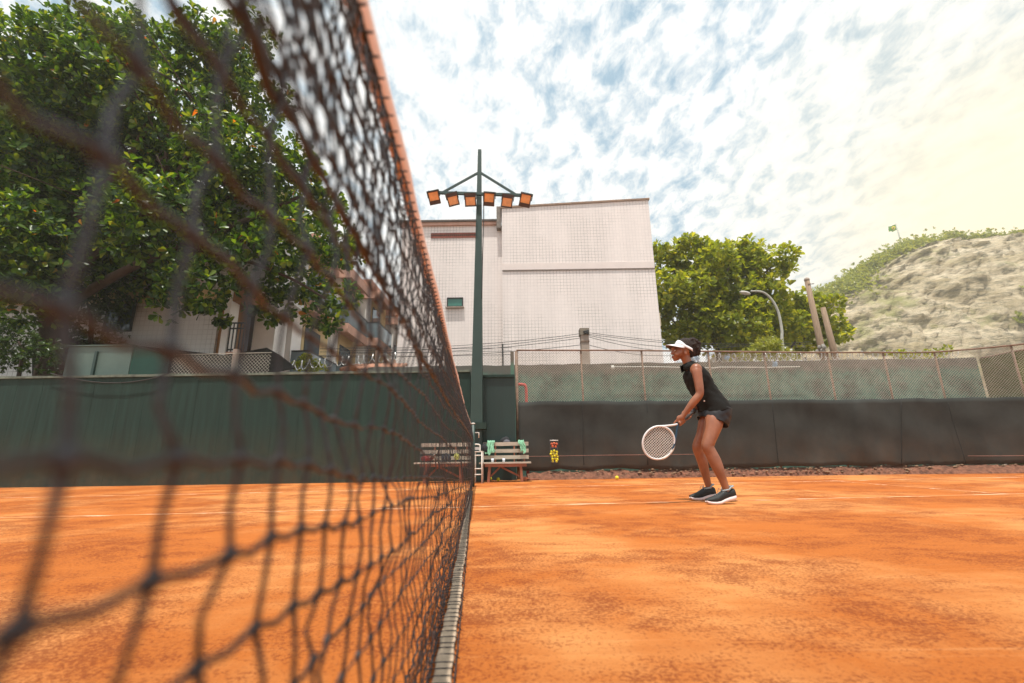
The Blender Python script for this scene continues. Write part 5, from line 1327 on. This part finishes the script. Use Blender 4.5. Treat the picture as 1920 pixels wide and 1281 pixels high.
for i in range(1, 16):
    u = -1+2*i/16; w_ = math.sqrt(1-u*u)*.97; p0 = hcn+B_ax*lb_*u+nrm*.002; b.tube([p0-A_ax*la*w_, p0+A_ax*la*w_], .0017, 4)
b.build('strings', 'string', rk)

# ------------------------------------------------------------------ haze
mh = bpy.data.materials.new('haze_air'); mh.use_nodes = True; nt = mh.node_tree; nt.nodes.clear()
ho = N(nt, 'ShaderNodeOutputMaterial'); hv = N(nt, 'ShaderNodeVolumePrincipled'); hv.inputs['Density'].default_value = HAZE; hv.inputs['Color'].default_value = (1, .95, .80, 1); hv.inputs['Anisotropy'].default_value = .1
link(nt, hv.outputs[0], ho.inputs['Volume'])
b = MB(); b.box((-150, -20, -1.5), (430, 230, 82)); b.build('haze', mh, kind='stuff', label='pale warm haze in the air towards the cliff')
# ------------------------------------------------------------------ sky, sun, camera
W = bpy.data.worlds.new('World'); SC.world = W; W.use_nodes = True; nt = W.node_tree
bg = nt.nodes['Background']
SUN_EL = math.radians(77); SUN_AZ = math.radians(-170)     # azimuth measured from +Y towards +X
sky = N(nt, 'ShaderNodeTexSky'); sky.sky_type = 'NISHITA'; sky.sun_disc = False; sky.sun_elevation = SUN_EL; sky.sun_rotation = SUN_AZ
sky.air_density = 1.0; sky.dust_density = 1.5
tc = N(nt, 'ShaderNodeTexCoord'); sep = N(nt, 'ShaderNodeSeparateXYZ'); link(nt, tc.outputs['Generated'], sep.inputs[0])
zc = N(nt, 'ShaderNodeMath', operation='MAXIMUM'); link(nt, sep.outputs[2], zc.inputs[0]); zc.inputs[1].default_value = 0
za = N(nt, 'ShaderNodeMath', operation='ADD'); link(nt, zc.outputs[0], za.inputs[0]); za.inputs[1].default_value = .30
dx = N(nt, 'ShaderNodeMath', operation='DIVIDE'); dy = N(nt, 'ShaderNodeMath', operation='DIVIDE')
link(nt, sep.outputs[0], dx.inputs[0]); link(nt, za.outputs[0], dx.inputs[1]); link(nt, sep.outputs[1], dy.inputs[0]); link(nt, za.outputs[0], dy.inputs[1])
cv = N(nt, 'ShaderNodeCombineXYZ'); link(nt, dx.outputs[0], cv.inputs[0]); link(nt, dy.outputs[0], cv.inputs[1])
mp = N(nt, 'ShaderNodeMapping'); mp.inputs['Rotation'].default_value = (0, 0, .75); mp.inputs['Scale'].default_value = (1.25, .85, 1); link(nt, cv.outputs[0], mp.inputs[0])
def wn_(scale, det, rough, dist=0):
    n_ = N(nt, 'ShaderNodeTexNoise'); n_.inputs['Scale'].default_value = scale; n_.inputs['Detail'].default_value = det; n_.inputs['Roughness'].default_value = rough; n_.inputs['Distortion'].default_value = dist
    link(nt, mp.outputs[0], n_.inputs['Vector']); return n_.outputs['Fac']
puff = wn_(15, 9, .64, .25); mass = wn_(1.5, 3, .5)
cmb = N(nt, 'ShaderNodeMath', operation='MULTIPLY_ADD'); link(nt, mass, cmb.inputs[0]); cmb.inputs[1].default_value = .5; link(nt, puff, cmb.inputs[2])
cover = ramp(nt, cmb.outputs[0], [(.56, (.10, .10, .10)), (.66, (.52, .52, .52)), (.76, (.88, .88, .88)), (.86, (1, 1, 1))])
skyc = N(nt, 'ShaderNodeMix', data_type='RGBA', blend_type='MULTIPLY'); skyc.inputs[0].default_value = 1
SKYS = .105
link(nt, sky.outputs[0], skyc.inputs[6]); skyc.inputs[7].default_value = (SKYS, SKYS, SKYS, 1)
thick = ramp(nt, puff, [(.36, (.76, .85, .90)), (.46, (.93, .965, .98)), (.58, (1.06, 1.06, 1.04))])
blue = mix(nt, .75, skyc.outputs[2], (.33, .56, .73))
clouded = mix(nt, cover, blue, thick)
# lens-flare glow painted into the sky colour, brighter and warmer low on the right
vd = N(nt, 'ShaderNodeVectorMath', operation='DOT_PRODUCT'); link(nt, tc.outputs['Generated'], vd.inputs[0])
gd = ray(2000, 430); gd = gd/np.linalg.norm(gd); vd.inputs[1].default_value = tuple(gd)
gl = ramp(nt, vd.outputs['Value'], [(.87, (0, 0, 0)), (.955, (.30, .30, .30)), (1.0, (1, 1, 1))])
fin = mix(nt, gl, clouded, (1.15, 1.02, .74))
link(nt, fin, bg.inputs[0]); bg.inputs[1].default_value = 1.0
sd = bpy.data.lights.new('sun', 'SUN'); sd.energy = 5.0; sd.angle = math.radians(.55); sd.color = (1, .95, .87)
so = bpy.data.objects.new('sun', sd); COL.objects.link(so)
from mathutils import Vector, Matrix
dirv = Vector((math.sin(SUN_AZ)*math.cos(SUN_EL), math.cos(SUN_AZ)*math.cos(SUN_EL), math.sin(SUN_EL)))
so.rotation_euler = dirv.to_track_quat('Z', 'Y').to_euler(); so.location = (0, 0, 30)

cd = bpy.data.cameras.new('camera'); co = bpy.data.objects.new('camera', cd); COL.objects.link(co); SC.camera = co
cd.sensor_fit = 'HORIZONTAL'; cd.sensor_width = 36; cd.lens = 36*FPX/1920; cd.clip_start = .01; cd.clip_end = 3000
mt = Matrix(((_R[0], _U[0], -_F[0], 0), (_R[1], _U[1], -_F[1], 0), (_R[2], _U[2], -_F[2], CH), (0, 0, 0, 1))); co.matrix_world = mt
cd.dof.use_dof = True; cd.dof.focus_distance = 5.0; cd.dof.aperture_fstop = 2.7
for o in bpy.data.objects:
    if '_w' in o: del o['_w']
SC.view_settings.view_transform = 'Standard'; SC.view_settings.look = 'None'; SC.view_settings.exposure = 0.15; SC.view_settings.gamma = 1
SC.render.engine = 'CYCLES'; SC.cycles.max_bounces = 8; SC.cycles.transparent_max_bounces = 8
